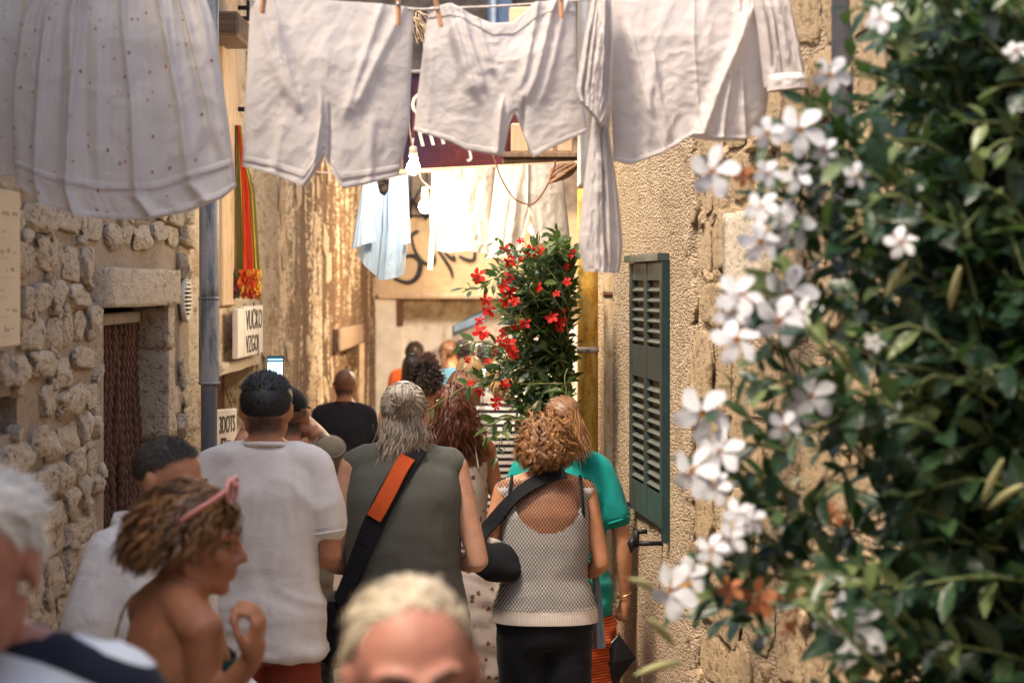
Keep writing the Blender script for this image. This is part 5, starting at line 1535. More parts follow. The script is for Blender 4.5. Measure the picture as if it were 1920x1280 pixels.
    # ---------------------------------------------------------------- hair
    def strands(s, P, width, rv, name, mat, parent=None, cap=None, taper=True):
        """P (n, k, 3) head-local polylines -> ribbons lying around the head"""
        n, K, _ = P.shape
        T = unit(np.gradient(P, axis=1)); out = unit(P - CR_C)
        side = unit(np.cross(T, out))
        w = np.broadcast_to(np.asarray(width, float).reshape(-1, 1) if np.ndim(width) else width, (n, K)).copy()
        if taper: w *= np.interp(np.linspace(0, 1, K), [0, .6, 1], [1, .9, .2])
        A = P + side * w[..., None] * .5; B = P - side * w[..., None] * .5
        V = np.stack([A, B], 2).reshape(-1, 3)
        base = (np.arange(n)[:, None] * K + np.arange(K - 1)[None]) * 2
        F = np.stack([base, base + 1, base + 3, base + 2], -1).reshape(-1, 4)
        val = np.repeat(rv, K * 2)
        F = F.tolist()
        if cap is not None:
            Vc, Fc = cap; off = len(V); V = np.vstack([V, Vc]); F += [[i + off for i in f] for f in Fc]; val = np.concatenate([val, np.full(len(Vc), .12)])
        o = part(name, s.HW(V), F, mat, s.root if parent is None else parent)
        a = o.data.attributes.new('strand', 'FLOAT', 'POINT'); a.data.foreach_set('value', val)
        return o
    def cap(s, t=1.03, line=hairline, drop=0.0, noise=.0, seed=0):
        m, n = 40, 24
        u = np.linspace(.001, math.pi - .001, n); w = np.linspace(0, 2 * math.pi, m, endpoint=False)
        U, Wd = np.meshgrid(u, w, indexing='ij')
        d = np.stack([np.sin(U) * np.cos(Wd), np.sin(U) * np.sin(Wd), np.cos(U)], -1)
        ok = d[..., 2] > line(d[..., 1]) - drop
        tp = 1.008 + (t - 1.008) * np.clip((d[..., 2] - line(d[..., 1])) / .45, 0, 1) ** .7
        tt = tp + np.clip((tp - 1.008) / .03, 0, 1) * (noise * fbm(d.reshape(-1, 3) * 5, seed, 3).reshape(d.shape[:2]) if noise else 0 * tp)
        V = (CR_C + d * CR_R * np.asarray(tt)[..., None]).reshape(-1, 3)
        F = []
        for i in range(n - 1):
            for k in range(m):
                k2 = (k + 1) % m
                if ok[i, k] and ok[i + 1, k] and ok[i, k2] and ok[i + 1, k2]: F.append([i * m + k, (i + 1) * m + k, (i + 1) * m + k2, i * m + k2])
        return V, F
    def roots(s, n, seed, line=hairline):
        g = np.random.default_rng(seed); d = unit(g.normal(size=(n * 4, 3)))
        d = d[d[:, 2] > line(d[:, 1])][:n]
        return d, CR_C + d * CR_R * 1.005, g
    def push(s, p, t=1.04):
        q = (p - CR_C) / (CR_R * t); l = np.linalg.norm(q, axis=-1, keepdims=True)
        return np.where(l < 1, CR_C + q / np.maximum(l, 1e-6) * CR_R * t, p)
    def hair_flow(s, n, seed, mat, length, lift, grav, comb, K=8, width=.003, curl=0.0, curl_f=2.0, spread=.3, line=hairline, cap_t=1.03, name='hair', len_fn=None, clump=1, cap_noise=0.0, vol=1.04, wild=.15, capd=0.0):
        """guides leave the scalp with some lift, then bend with gravity and the comb direction"""
        ng = max(1, n // clump)
        d, p, g = s.roots(ng, seed, line); ng = len(d)
        L = length * g.uniform(.75, 1.15, ng)
        if len_fn is not None: L = L * len_fn(d)
        cv = comb(d) if callable(comb) else np.broadcast_to(np.array(comb, float), d.shape)
        dirv = unit(d * lift + cv + g.normal(size=d.shape) * wild)
        pts = [p]; ph = g.uniform(0, 6.28, ng); hand_ = g.choice([-1, 1], ng)
        volv = vol + g.uniform(0, .10, ng)[:, None] * (length > .08)
        if length < .08: volv = 1.012 + (volv - 1.012) * np.clip((d[:, 2:3] - line(d[:, 1])[:, None]) / .45, 0, 1) ** .7
        for k in range(1, K):
            dirv = unit(dirv + np.array([0, 0, -1]) * grav + g.normal(size=d.shape) * wild * .4)
            p = p + dirv * (L / (K - 1))[:, None]
            p = s.push(p, volv); pts.append(p)
        P = np.stack(pts, 1)
        if curl:
            T = unit(np.gradient(P, axis=1)); o_ = unit(P - CR_C); a = unit(np.cross(T, o_)); b = np.cross(T, a)
            t = np.linspace(0, 1, K)[None] * np.minimum(1, L / .1)[:, None]
            ang_ = ph[:, None] + hand_[:, None] * 2 * math.pi * curl_f * t
            amp_ = curl * np.clip(t * 3, 0, 1) * g.uniform(.6, 1.3, ng)[:, None]
            P = P + amp_[..., None] * (np.cos(ang_)[..., None] * a + np.sin(ang_)[..., None] * b)
        rv = g.uniform(0, 1, ng)
        if clump > 1:
            off = g.normal(size=(ng, clump, 1, 3)) * spread * .01 * np.linspace(.6, 1, K)[None, None, :, None]
            P = (P[:, None] + off).reshape(-1, K, 3); rv = np.clip(np.repeat(rv, clump) + g.normal(size=ng * clump) * .12, 0, 1)
        return s.strands(P, width, rv, name, mat, cap=s.cap(cap_t, line, capd, cap_noise, seed))
    def hair_to(s, n, seed, mat, target, line=hairline, K=10, width=.003, bulge=1.05, name='hair', sel=None, cap_t=1.03):
        """hair gathered to one point (bun, pony tail)"""
        d, p, g = s.roots(n, seed, line)
        if sel is not None: m = sel(d); d, p = d[m], p[m]
        tg = np.array(target); q0 = (p - CR_C) / CR_R; q1 = (tg - CR_C) / CR_R
        t = np.linspace(0, 1, K)[None, :, None]
        Q = q0[:, None] * (1 - t) + q1 * t
        ln = np.linalg.norm(Q, axis=-1, keepdims=True); l0 = np.linalg.norm(q0, axis=-1)[:, None, None]; l1 = np.linalg.norm(q1)
        want = (l0 * (1 - t) + l1 * t) * (1 + (bulge - 1) * np.sin(np.pi * t)) + .03
        Q = Q / ln * want
        P = CR_C + Q * CR_R + g.normal(size=(len(d), 1, 3)) * .0025 + g.normal(size=(len(d), K, 3)) * .0012
        return s.strands(P, width, g.uniform(0, 1, len(d)), name, mat, cap=s.cap(cap_t, line), taper=False)
    def hang(s, n, seed, mat, start, spread, length, K=12, width=.004, wave=.01, freq=2.0, name='hair_length', out=(0, -.3, -1), fan=.25, parent=None):
        """a lock or tail hanging from start"""
        g = np.random.default_rng(seed); st_ = np.array(start) + g.normal(size=(n, 3)) * np.array(spread)
        t = np.linspace(0, 1, K); L = length * g.uniform(.72, 1.08, n)
        dr = unit(np.array(out)) + g.normal(size=(n, 3)) * fan * .35
        dr[:, 0] += (st_[:, 0] - start[0]) * fan * 4
        P = st_[:, None] + dr[:, None] * (L[:, None] * t[None])[..., None]
        ph = np.round(g.uniform(0, 7, n)) * .9 + g.normal(size=n) * .25
        P[..., 0] += wave * np.sin(ph[:, None] + 6.28 * freq * t[None]) * np.clip(t * 3, 0, 1); P[..., 1] += wave * .8 * np.cos(ph[:, None] + 6.28 * freq * t[None]) * np.clip(t * 3, 0, 1)
        rv = np.clip(.5 + .35 * np.sin(ph * 2.1) + g.normal(size=n) * .18, 0, 1)
        return s.strands(P, width, rv, name, mat, parent=parent)

def crop_hair(p, mat, length=.018, n=2600, seed=1, line=hairline, cap_t=1.035, len_fn=None, width=.0035, comb=(0, .2, -.35), name='hair', wild=.3, noise=.02):
    return p.hair_flow(n, seed, mat, length, .9, .12, comb, 5, width, line=line, cap_t=cap_t, name=name, len_fn=len_fn, vol=cap_t + .005, wild=wild, cap_noise=noise)

def drape(pxpath, obj_list, width, th, name, mat, parent, off=.006, Dfall=None, n=28):
    """a strap laid over the garments it crosses"""
    dg = bpy.context.evaluated_depsgraph_get(); trees = []
    for o in obj_list:
        Wm = woff(o); V = [v.co + Wm for v in o.data.vertices]; trees.append(BVHTree.FromPolygons(V, [p.vertices[:] for p in o.data.polygons]))
    pts = spline([(x, y, 0) for x, y in pxpath], n); C = Vector((0, 0, CAM_H)); out = []; nr = []
    for (x, y, _) in pts:
        d = Vector(at(x, y, 1.0)) - C; d.normalize(); best = None
        for t in trees:
            h = t.ray_cast(C, d)
            if h[0] is not None and (best is None or h[3] < best[3]): best = h
        if best is not None: out.append(np.array(best[0])); nn = np.array(best[1]); nr.append(nn if nn[1] < 0 else -nn)
        else: out.append(at(x, y, Dfall)); nr.append(np.array([0, -1, 0]))
    out = np.array(out); nr = np.array(nr)
    for _ in range(14):
        out[1:-1] = (out[:-2] + 2 * out[1:-1] + out[2:]) / 4; nr[1:-1] = (nr[:-2] + 2 * nr[1:-1] + nr[2:]) / 4
    nr = unit(nr); T = unit(np.gradient(out, axis=0)); sd = unit(np.cross(T, nr)); V, F = [], []
    for i in range(n):
        c = out[i] + nr[i] * off
        for (a, b) in ((-.5, 0), (-.48, 1), (.48, 1), (.5, 0), (0, -.6)): V.append(c + sd[i] * width * a + nr[i] * th * b)
    for i in range(n - 1):
        for k in range(5): F.append((i * 5 + k, i * 5 + (k + 1) % 5, (i + 1) * 5 + (k + 1) % 5, (i + 1) * 5 + k))
    F += [(4, 3, 2, 1, 0), tuple((n - 1) * 5 + k for k in range(5))]
    return part(name, V, F, mat, parent, smooth=False)
# ================================================================== the crowd
GRP_FAR = 'people at the far end of the lane'
def tall_side_line(f): return np.interp(f, [-1, -.5, -.15, .1, .35, .6, .85, 1], [-.52, -.48, -.25, .05, .34, .46, .52, .55])
def bald_line(f): return np.interp(f, [-1, -.5, -.1, .15, .35, .5, .7, 1], [-.6, -.55, -.3, .12, .45, .70, .86, 1.1])
def stubble(strength, line=hairline):
    def f(s, V, H, t):
        d = unit(H - CR_C)
        m = np.clip((d[:, 2] - line(d[:, 1])) / .08, 0, 1) * (H[:, 2] > -.08) * (np.abs(H[:, 0]) < .0795)
        nape = np.clip((H[:, 2] + .088 + .006 * vnoise(V * 60, 3)) / .03, 0, 1) * (H[:, 2] < -.02) * np.clip((-.012 - H[:, 1]) / .02, 0, 1) * (np.abs(H[:, 0]) < .066)
        t[:, 1] = np.maximum(m * strength, nape * min(.92, strength * 1.5))
    return f

# --- dark haired man in a white T-shirt
p = Person('dark-haired man in a plain white T-shirt and brick red shorts, seen from behind', 498, 690, 6.6, 0, girth=.98, hair_t=.022, skin='tan')
p.arm(-1, (-.212, -.02, 1.15), (-.12, .2, 1.12), pose='hold'); p.arm(1, (.216, -.03, 1.14), (.12, .19, 1.10), pose='hold')
p.body(stubble(.85, lambda f: hairline(f) - .05)); p.shirt(FAB['white'], sleeve=.66, hem=.82, loose=1.0, seed=2, flare=.016, sleeve_r=.063, fold=.011); p.shorts(FAB['brick'], top=.94, r=.090); p.shoes()
p.hair_flow(7000, 3, HAIR['black'], .022, .22, .05, lambda d: np.stack([.2 * d[:, 0], .35 + 0 * d[:, 0], -.6 * (d[:, 2] < .45)], 1), 6, .0019, line=tall_side_line, cap_t=1.06, len_fn=lambda d: np.interp(d[:, 2], [-.5, -.1, .4, 1], [.25, .6, 1.0, 1.15]), vol=1.065, wild=.14, cap_noise=.035)

# --- woman with a grey bun
p = Person('grey-blonde woman with a bun and a slate sleeveless top, orange strap across her back', 757, 703, 6.9, 0, girth=1.06, hair_t=.035, skin='fair', female=False)
p.arm(-1, (-.25, -.03, 1.10), (-.12, .22, 1.05), pose='hold'); p.arm(1, (.262, -.02, 1.10), (.12, .24, 1.08), pose='hold')
p.body(); top8 = p.vest(FAB['slate'], 'sleeveless_top', hem=.74, loose=1.05, seed=5, arm_w=1.0, flare=.02, fold=.008)
p.shorts(FAB['denim'], 'trousers', length=.1, r=.085); p.shoes()
hb = p.hair_to(3000, 5, HAIR['ash'], (0, -.100, .082), sel=lambda d: d[:, 2] > -.15, bulge=1.06, width=.0024, name='hair')
p.hang(2400, 6, HAIR['ash'], (0, -.086, -.025), (.030, .009, .024), .115, wave=.0075, freq=1.3, out=(0, .02, -1), fan=.04, width=.0022, name='loose_hair')
g_ = np.random.default_rng(4); nb = 520; BC = np.array([0, -.112, .088])
ax_ = unit(np.stack([g_.normal(size=nb) * .9 + .9 * g_.choice([-1, 1], nb), g_.normal(size=nb) * .5, g_.normal(size=nb) * .45], 1)); u_ = unit(np.cross(ax_, g_.normal(size=(nb, 3)))); v_ = np.cross(ax_, u_)
an_ = np.linspace(0, 1, 14)[None] * g_.uniform(1.6, 3.4, nb)[:, None]
Pb = BC + (np.cos(an_)[..., None] * u_[:, None] + np.sin(an_)[..., None] * v_[:, None]) * np.array([.042, .034, .038]) * g_.uniform(.93, 1.12, nb)[:, None, None]
mb = MB(); ell(mb, (0, -.112, .088), (.040, .032, .036)); bn_ = p.strands(Pb, .004, g_.uniform(0, 1, nb), 'hair_bun', HAIR['ash'], cap=mb.arr())
for (x, z, q) in ((.012, .130, 0), (-.012, .129, 0)):
    mb = MB(); ell(mb, (x, -.104, z), (.012, .006, .004)); V, F = mb.arr(); part('hair_clip', p.HW(V), F, mat_plain('black_clip', (.01, .01, .01), .3), bn_)
strap = thing('shoulder_bag', 'orange and black padded strap bag worn across the slate top', 'bag', at(715, 1000, 6.7))
M_strapo = fabric('orange_strap_webbing', (.50, .085, .022)); M_strapb = fabric('black_strap_webbing', (.012, .013, .016))
drape([(782, 842), (748, 892), (712, 958), (690, 1010), (668, 1070), (640, 1130)], [top8, p.body_o], .076, .010, 'strap', M_strapb, strap, .004, 6.7)
drape([(765, 858), (742, 900), (716, 948), (704, 970)], [top8], .056, .008, 'pad', M_strapo, strap, .016, 6.7)
mb = MB().box((-.66, 6.85, .72), (-.52, 7.15, .95), bev=.02); mb.part('pouch', M_strapb, strap, smooth=False)

# --- man filming with a phone
p = Person('man in a black cap and khaki T-shirt raising a phone with tattooed arms', 540, 722, 8.0, -6, hair_t=.014, skin='tan')
ph = at(516, 700, 8.35)
p.arm(1, at(618, 838, 7.92), ph + [.03, -.04, -.10], world=True, pose='hold', hd=(-.3, .2, 1), hn=(.6, -.8, 0)); p.arm(-1, at(436, 872, 7.98), ph + [-.06, -.02, -.12], world=True, pose='hold', hd=(.3, .2, 1), hn=(-.6, -.8, 0))
def tat(s, V, H, t):
    stubble(.75)(s, V, H, t)
    for k in (-1, 1):
        sh, e_, w_ = s.arms[k][:3]; ax = w_ - e_; q = ((V - e_) @ ax) / (ax @ ax); dist = np.linalg.norm(V - e_ - np.clip(q, 0, 1)[:, None] * ax, axis=1)
        n = fbm(V * 26, 8, 3); t[:, 2] = np.maximum(t[:, 2], ((dist < .07) & (q > .0) & (q < .75) & (n > .02)) * .8)
p.body(tat); p.shirt(FAB['khaki'], sleeve=.78, hem=.82, seed=7, sleeve_r=.07); p.shorts(FAB['camo'], length=.45); p.shoes()
M_cap = fabric('black_cap_cloth', (.012, .012, .014)); Vc, Fc = p.cap(1.10, lambda f: np.interp(f, [-1, 1], [-.12, .1])); hat = part('cap', p.HW(Vc), Fc, M_cap, p.root)
a = np.linspace(-1.1, 1.1, 17); Vb = [];
for q in a: Vb += [[.078 * math.sin(q), -.01 + .104 * math.cos(q), .045], [.085 * math.sin(q), .02 + .175 * math.cos(q), .03], [.085 * math.sin(q), .02 + .175 * math.cos(q), .026], [.078 * math.sin(q), -.01 + .104 * math.cos(q), .041]]
Fb = [(i * 4 + k, i * 4 + (k + 1) % 4, i * 4 + 4 + (k + 1) % 4, i * 4 + 4 + k) for i in range(16) for k in range(4)]; part('brim', p.HW(np.array(Vb)), Fb, M_cap, hat)
mb = MB(); ell(mb, (0, -.01, .13), (.008, .008, .005)); V, F = mb.arr(); part('button', p.HW(V), F, M_cap, hat)
phone = thing('mobile_phone', 'mobile phone with a bright screen held up above the crowd', 'phone', ph)
Mx = Matrix.Translation(Vector(ph)) @ Matrix.Rotation(-.12, 4, 'X')
MB().box((-.036, -.004, -.075), (.036, .004, .075), Mx, bev=.003).part('case', mat_plain('phone_case', (.015, .015, .018), .3), phone, smooth=False)
Ms = bpy.data.materials.new('lit_phone_screen'); Ms.use_nodes = True; nt = Ms.node_tree; nt.nodes.clear()
em = nt.nodes.new('ShaderNodeEmission'); ou = nt.nodes.new('ShaderNodeOutputMaterial'); tc = nt.nodes.new('ShaderNodeTexCoord'); sp = nt.nodes.new('ShaderNodeSeparateXYZ'); rm = nt.nodes.new('ShaderNodeValToRGB'); mr = nt.nodes.new('ShaderNodeMapRange')
nt.links.new(tc.outputs['Object'], sp.inputs[0]); nt.links.new(sp.outputs[2], mr.inputs[0]); mr.inputs[1].default_value = -.07; mr.inputs[2].default_value = .07; nt.links.new(mr.outputs[0], rm.inputs[0])
cr = rm.color_ramp; cr.interpolation = 'CONSTANT'; cr.elements[0].color = (.02, .2, .35, 1); cr.elements[1].position = .84; cr.elements[1].color = (.01, .06, .10, 1); e3 = cr.elements.new(.42); e3.color = (.55, .85, .95, 1); e4 = cr.elements.new(.9); e4.color = (.4, .7, .8, 1); e5 = cr.elements.new(.93); e5.color = (.01, .06, .10, 1)
nt.links.new(rm.outputs[0], em.inputs[0]); em.inputs[1].default_value = 1.0; nt.links.new(em.outputs[0], ou.inputs[0])
MB().box((-.032, -.0055, -.070), (.032, -.0045, .070), Mx).part('screen', Ms, phone, smooth=False)

# --- man in a charcoal T-shirt
p = Person('man with a shaved head and charcoal T-shirt by the stained wall', 646, 690, 13.3, 0, girth=1.05, hair_t=.004, skin='tan')
p.body(stubble(.62)); p.shirt(FAB['charcoal'], sleeve=.75, seed=11, fold=.007); p.shorts(FAB['denim'], 'trousers', length=.1, r=.085); p.shoes()

# --- long curly auburn hair, floral dress
p = Person('woman with long wavy auburn hair in a cream floral dress', 851, 716, 9.0, 4, female=True, hair_t=.022, skin='brown')
p.arm(1, (.225, -.03, 1.13), (.235, .02, .885)); p.body()
dr = p.vest(FAB['floral'], 'dress', hem=.84, seed=13, neck=False, cut=lambda V: (V[:, 2] > 1.36 - .05 * (V[:, 1] > 0) + .3 * np.maximum(0, np.abs(V[:, 0]) - .09)))
p.skirt(FAB['floral'], 'dress_skirt', length=.36, flare=.10, top=1.08); p.shoes(M_sandal)
for k in (-1, 1):
    V, F = tube(spline([(k * .115, -.125, 1.33), (k * .10, -.10, 1.43), (k * .09, -.02, 1.535), (k * .10, .09, 1.40)], 14), .009, 6, True, .4); part('dress_strap', p.W(V), F, FAB['cream'], dr)
p.hair_flow(3200, 15, HAIR['auburn'], .10, .35, .5, (0, -.2, -.6), 9, .003, curl=.008, curl_f=1.2, clump=5, spread=.5, vol=1.10)
p.hang(2400, 16, HAIR['auburn'], (0, -.085, .005), (.052, .022, .04), .225, wave=.014, freq=1.5, out=(0, -.1, -1), fan=.3, width=.003, name='long_hair')

# --- light brown straight hair behind her
p = Person('woman with smooth light brown hair behind the wavy-haired woman', 868, 691, 10.3, 12, female=True, hair_t=.016, skin='fair')
p.body(); p.shirt(FAB['stripe'], seed=17); p.skirt(FAB['denim'], length=.5, flare=.02); p.shoes()
p.hair_flow(1500, 18, HAIR['lightbrown'], .22, .2, .6, (0, -.1, -.8), 10, .0055, clump=3, spread=.3, vol=1.06, wild=.05)

# --- striped top behind the red flowers
p = Person('person in a black and white striped top half hidden by the red flowers', 945, 664, 10.2, 0, female=True, girth=1.18, hair_t=.016, skin='fair')
p.body(); p.shirt(FAB['stripe'], sleeve=.7, seed=19, hem=.84, loose=1.05); p.shorts(FAB['black'], 'trousers', length=.1, r=.085); p.shoes()
p.hair_flow(1200, 19, HAIR['blond'], .06, .5, .3, (0, -.2, -.6), 7, .006, curl=.006, clump=3, vol=1.06)

# --- curly bob and netted top
p = Person('woman with a honey curly bob in a white tank under black netting', 1022, 773, 7.4, 0, female=True, girth=1.12, hair_t=.032, skin='tan')
p.arm(-1, (-.245, -.05, 1.17), (-.14, .2, 1.10), pose='hold'); p.arm(1, (.232, -.02, 1.13), (.13, .2, 1.04), pose='hold'); p.body()
def scoop(V): return (V[:, 2] > 1.40) & (np.abs(V[:, 0]) < .118) | ((V[:, 1] < .0) & (((V[:, 0] - .01) / .135) ** 2 + ((V[:, 2] - 1.42) / .145) ** 2 < 1)) | (V[:, 2] > 1.455)
tk = p.vest(FAB['tank'], 'tank_top', hem=.95, seed=23, fold=.004, cut=scoop, arm_w=1.0, voxel=.008)
k = Nt('black_netting'); o_ = k.coord(kind='Object'); sx = k.sep(o_); fr_ = 2 * math.pi / .0125
u1 = k.math('ADD', sx[0], k.math('MULTIPLY', sx[2], .72)); u2 = k.math('SUBTRACT', sx[0], k.math('MULTIPLY', sx[2], .72))
l1 = k.math('ABSOLUTE', k.math('SINE', k.math('MULTIPLY', u1, fr_ / 2))); l2 = k.math('ABSOLUTE', k.math('SINE', k.math('MULTIPLY', u2, fr_ / 2)))
al = k.ramp(k.math('MINIMUM', l1, l2), [(.24, 1.0), (.34, 0.0)])
M_net = k.bsdf((.018, .016, .017), .7, alpha=al)
nt_ = p.vest(M_net, 'netting', hem=.945, loose=1.035, seed=23, fold=.004, arm_w=1.0, voxel=.010, cut=lambda V: (V[:, 2] > 1.487) | (V[:, 2] < .955))
hemr = MB(); loft(hemr, [(.90, .219, .153), (.91, .218, .153), (.962, .213, .149), (.968, .210, .146)], p=2.4); V, F = hemr.arr()
def pat_rib(k, o, v, cc): return k.mix(k.ramp(k.math('SINE', k.math('MULTIPLY', k.sep(o)[0], 700.0)), [(.3, .35), (.6, 0.0)]), cc, (.30, .26, .24))
part('ribbed_hem', p.W(V), F, fabric('ribbed_cream_cotton', (.68, .60, .54), pat_rib), nt_)
for kx in (-1, 1):
    a = np.linspace(0, 2 * math.pi, 25); e_ = p.sh[kx]; ring = np.stack([e_[0] * .905 + .004 * np.cos(a) + kx * (-.012 * np.cos(a)), -.005 + .088 * np.sin(a), 1.385 + .105 * np.cos(a)], 1)
    V, F = tube(ring, .007, 6, False); part('armhole_trim', p.W(V), F, FAB['black'], nt_)
a = np.linspace(math.pi * 1.02, math.pi * 1.98, 25); 
p.shorts(FAB['black'], 'trousers', length=.1, r=.094, top=1.04, fold=.004); p.shoes()
p.hair_flow(7200, 25, HAIR['honey'], .135, .55, .36, (0, -.1, -.3), 12, .0021, curl=.011, curl_f=2.4, clump=8, spread=.30, vol=1.10, wild=.35, cap_t=1.10, cap_noise=.04, len_fn=lambda d: np.interp(d[:, 2], [-.6, 0, .6, 1], [.5, .75, 1.0, 1.1]))
bag = thing('black_sling_bag', 'black sling bag under the arm of the woman in netting', 'bag', at(920, 1060, 7.35))
drape([(1060, 884), (1030, 892), (990, 915), (950, 950), (918, 988), (900, 1010)], [nt_, p.body_o], .052, .008, 'strap', M_strapb, bag, .012, 7.3)
mb = MB(); ell(mb, at(932, 1052, 7.32), (.105, .055, .072)); limb(mb, [at(893, 1025, 7.3), at(925, 1060, 7.3), at(958, 1070, 7.3)], [.038, .065, .045]); V, F = remesh(mb, .01); part('pouch', V, F, FAB['black'], bag)
cf = thing('arm_bandage', 'pale bandage round the left elbow of the woman in netting', 'bandage', at(936, 1028, 7.3))
e_ = p.W(p.arms[-1][1]); w_ = p.W(p.arms[-1][2]); sh_ = p.W(p.sh[-1]); V, F = tube(spline([e_ * .72 + sh_ * .28, e_ * .9 + sh_ * .1, e_, e_ * .8 + w_ * .2], 14), .052, 18); part('wrap', V, F, FAB['cream'], cf)

# --- teal T-shirt
p = Person('woman in a teal T-shirt with a loose brown pony tail, small black pouch in hand', 1040, 738, 7.95, 0, female=True, girth=1.06, hair_t=.018, skin='tan', x_off=.03)
p.arm(1, (.262, -.02, 1.12), (.268, .02, .88), pose='fist'); p.body(); p.shirt(FAB['teal'], sleeve=.62, seed=27, loose=1.04, sleeve_r=.066, fold=.009)
def pat_or(k, o, v, cc): return k.mix(k.ramp(k.math('SINE', k.math('MULTIPLY', k.sep(o)[2], 560.0)), [(.45, 0.0), (.6, 1.0)]), cc, (.28, .03, .01))
p.skirt(fabric('orange_ribbed_skirt', (.68, .13, .03), pat_or), length=.28, flare=.03); p.shoes(M_sandal)
p.hair_to(1300, 28, HAIR['lightbrown'], (.035, -.105, .05), bulge=1.05, width=.0045)
p.hang(520, 29, HAIR['honey'], (.045, -.115, .05), (.012, .008, .012), .15, wave=.006, freq=.8, out=(.12, -.25, -1), fan=.35, width=.005, name='pony_tail')
wr = p.W(p.arms[1][2])
a = np.linspace(0, 2 * math.pi, 25); V, F = tube(np.stack([wr[0] + .031 * np.cos(a), wr[1] + .031 * np.sin(a), wr[2] + .01 + .012 * np.cos(a)], 1), .003, 6, False); part('bracelet', V, F, mat_plain('gold', (.7, .45, .2), .25, .1, 20, .9), p.root)
pc = thing('black_pouch', 'small black pouch dangling from a wrist strap by the right wall', 'pouch', at(1152, 1240, 7.9))
hd_ = wr + [0, .01, -.09]
Q = [at(1160, 1188, 7.88), at(1192, 1230, 7.88), at(1146, 1292, 7.88), at(1114, 1240, 7.88)]
V = np.vstack([[q + [0, -.018, 0] for q in Q], [q + [0, .018, 0] for q in Q], [np.mean(Q, 0) + [0, -.032, 0]], [np.mean(Q, 0) + [0, .032, 0]]])
F = [(0, 1, 8), (1, 2, 8), (2, 3, 8), (3, 0, 8), (5, 4, 9), (6, 5, 9), (7, 6, 9), (4, 7, 9), (0, 4, 5, 1), (1, 5, 6, 2), (2, 6, 7, 3), (3, 7, 4, 0)]
part('case', V, F, mat_plain('black_leather', (.014, .014, .015), .45), pc, smooth=False)
part('wrist_strap', *tube(spline([hd_, (hd_ + Q[0]) / 2 + [.005, 0, .004], Q[0] + [0, 0, .006]], 10), .006, 6, True, .5), mat_plain('tan_leather', (.24, .13, .08), .5), pc)
part('zip', *tube([Q[3] + [.003, -.02, .006], Q[0] + [-.003, -.02, -.002]], .0025, 6), M_steel, pc)
jk = thing('tied_cardigan', 'blue-grey cardigan hanging beside the black trousers', 'garment', at(1128, 1210, 7.5))
garment('cloth', [(0, [(0, 1106, 1045), (1, 1116, 1040)]), (.3, [(0, 1112, 1100), (1, 1126, 1095)]), (1, [(0, 1112, 1215), (1, 1136, 1212)])], 7.5, FAB['greyb'], jk, rand_ridges(3, 5, .008), seed=5, thick=.02, nu=24, nv=50, amp=.004)

# --- small child in a floral dress
p = Person('small child in a cream floral dress, only the skirt and legs showing between the adults', 668, 0, 10.8, 0, h=1.12, female=True, hair_t=.012, skin='brown')
p.body(); p.shirt(FAB['floral'], 'dress', sleeve=.4, hem=.85, seed=31); p.skirt(FAB['floral'], 'dress_skirt', length=.42, flare=.12); p.shoes(M_sandal)
p.hair_flow(700, 33, HAIR['brown'], .10, .4, .5, (0, -.1, -.5), 7, .006, clump=3, vol=1.06)

# --- the far group
def far(label, px, top, D, shirt, hair, style, skin='tan', female=False, yaw=0, girth=1.0, seed=1, hp=None):
    p = Person(label, px, top, D, yaw, GRP_FAR, female=female, girth=girth, hair_t=.016, skin=skin)
    p.body(stubble(.45) if style == 'crop' else None); p.shirt(FAB[shirt], seed=seed, sleeve=.7); p.shorts(FAB['denim'], 'trousers', length=.1, r=.085); p.shoes()
    m = HAIR[hair]
    if style == 'crop': crop_hair(p, m, .016, 900, seed, width=.006)
    elif style == 'curly': p.hair_flow(1500, seed, m, .05, .9, .1, (0, 0, -.2), 8, .006, curl=.007, curl_f=2, clump=3, vol=1.08, cap_t=1.08, cap_noise=.05)
    elif style == 'thin': crop_hair(p, m, .022, 800, seed, line=lambda f: np.interp(f, [-1, -.6, -.2, .2, .5, 1], [-.55, -.5, -.3, .2, .6, .9]), width=.006)
    elif style == 'tail':
        p.hair_to(700, seed, m, (0, -.108, .05), width=.006); p.hang(260, seed + 1, m, (0, -.118, .04), (.008, .006, .01), .17, width=.006, name='pony_tail')
    else: p.hair_flow(1100, seed, m, .20, .2, .6, (0, -.1, -.8), 9, .007, clump=3, vol=1.06, wild=.06)
    return p
far('man with thick dark curly hair just beyond the grey bun', 798, 683, 11.4, 'khaki', 'dark', 'curly', seed=41)
far('woman with long dark hair beside the balding man', 777, 660, 14.2, 'brown', 'dark', 'long', female=True, seed=43)
far('man with thinning brown hair behind the dark curly-haired man', 802, 658, 13.9, 'brown', 'brown', 'thin', seed=45, girth=1.05)
far('blonde woman in front of the sky blue T-shirt', 880, 665, 13.0, 'cream', 'blond', 'long', 'fair', True, seed=47)
far('man in an orange T-shirt with cropped hair at the far left', 777, 638, 18.0, 'orange', 'dark', 'crop', seed=49, yaw=-15)
far('woman in a brown top with a dark pony tail at the far end', 842, 636, 17.6, 'brown', 'brown', 'tail', female=True, seed=51, yaw=-25)
far('tall man in a sky blue T-shirt at the far end', 873, 630, 16.2, 'blue', 'dark', 'crop', seed=53, girth=1.2)
far('dark-haired person in a white top behind the red flowers', 912, 636, 16.8, 'white', 'black', 'crop', seed=55)

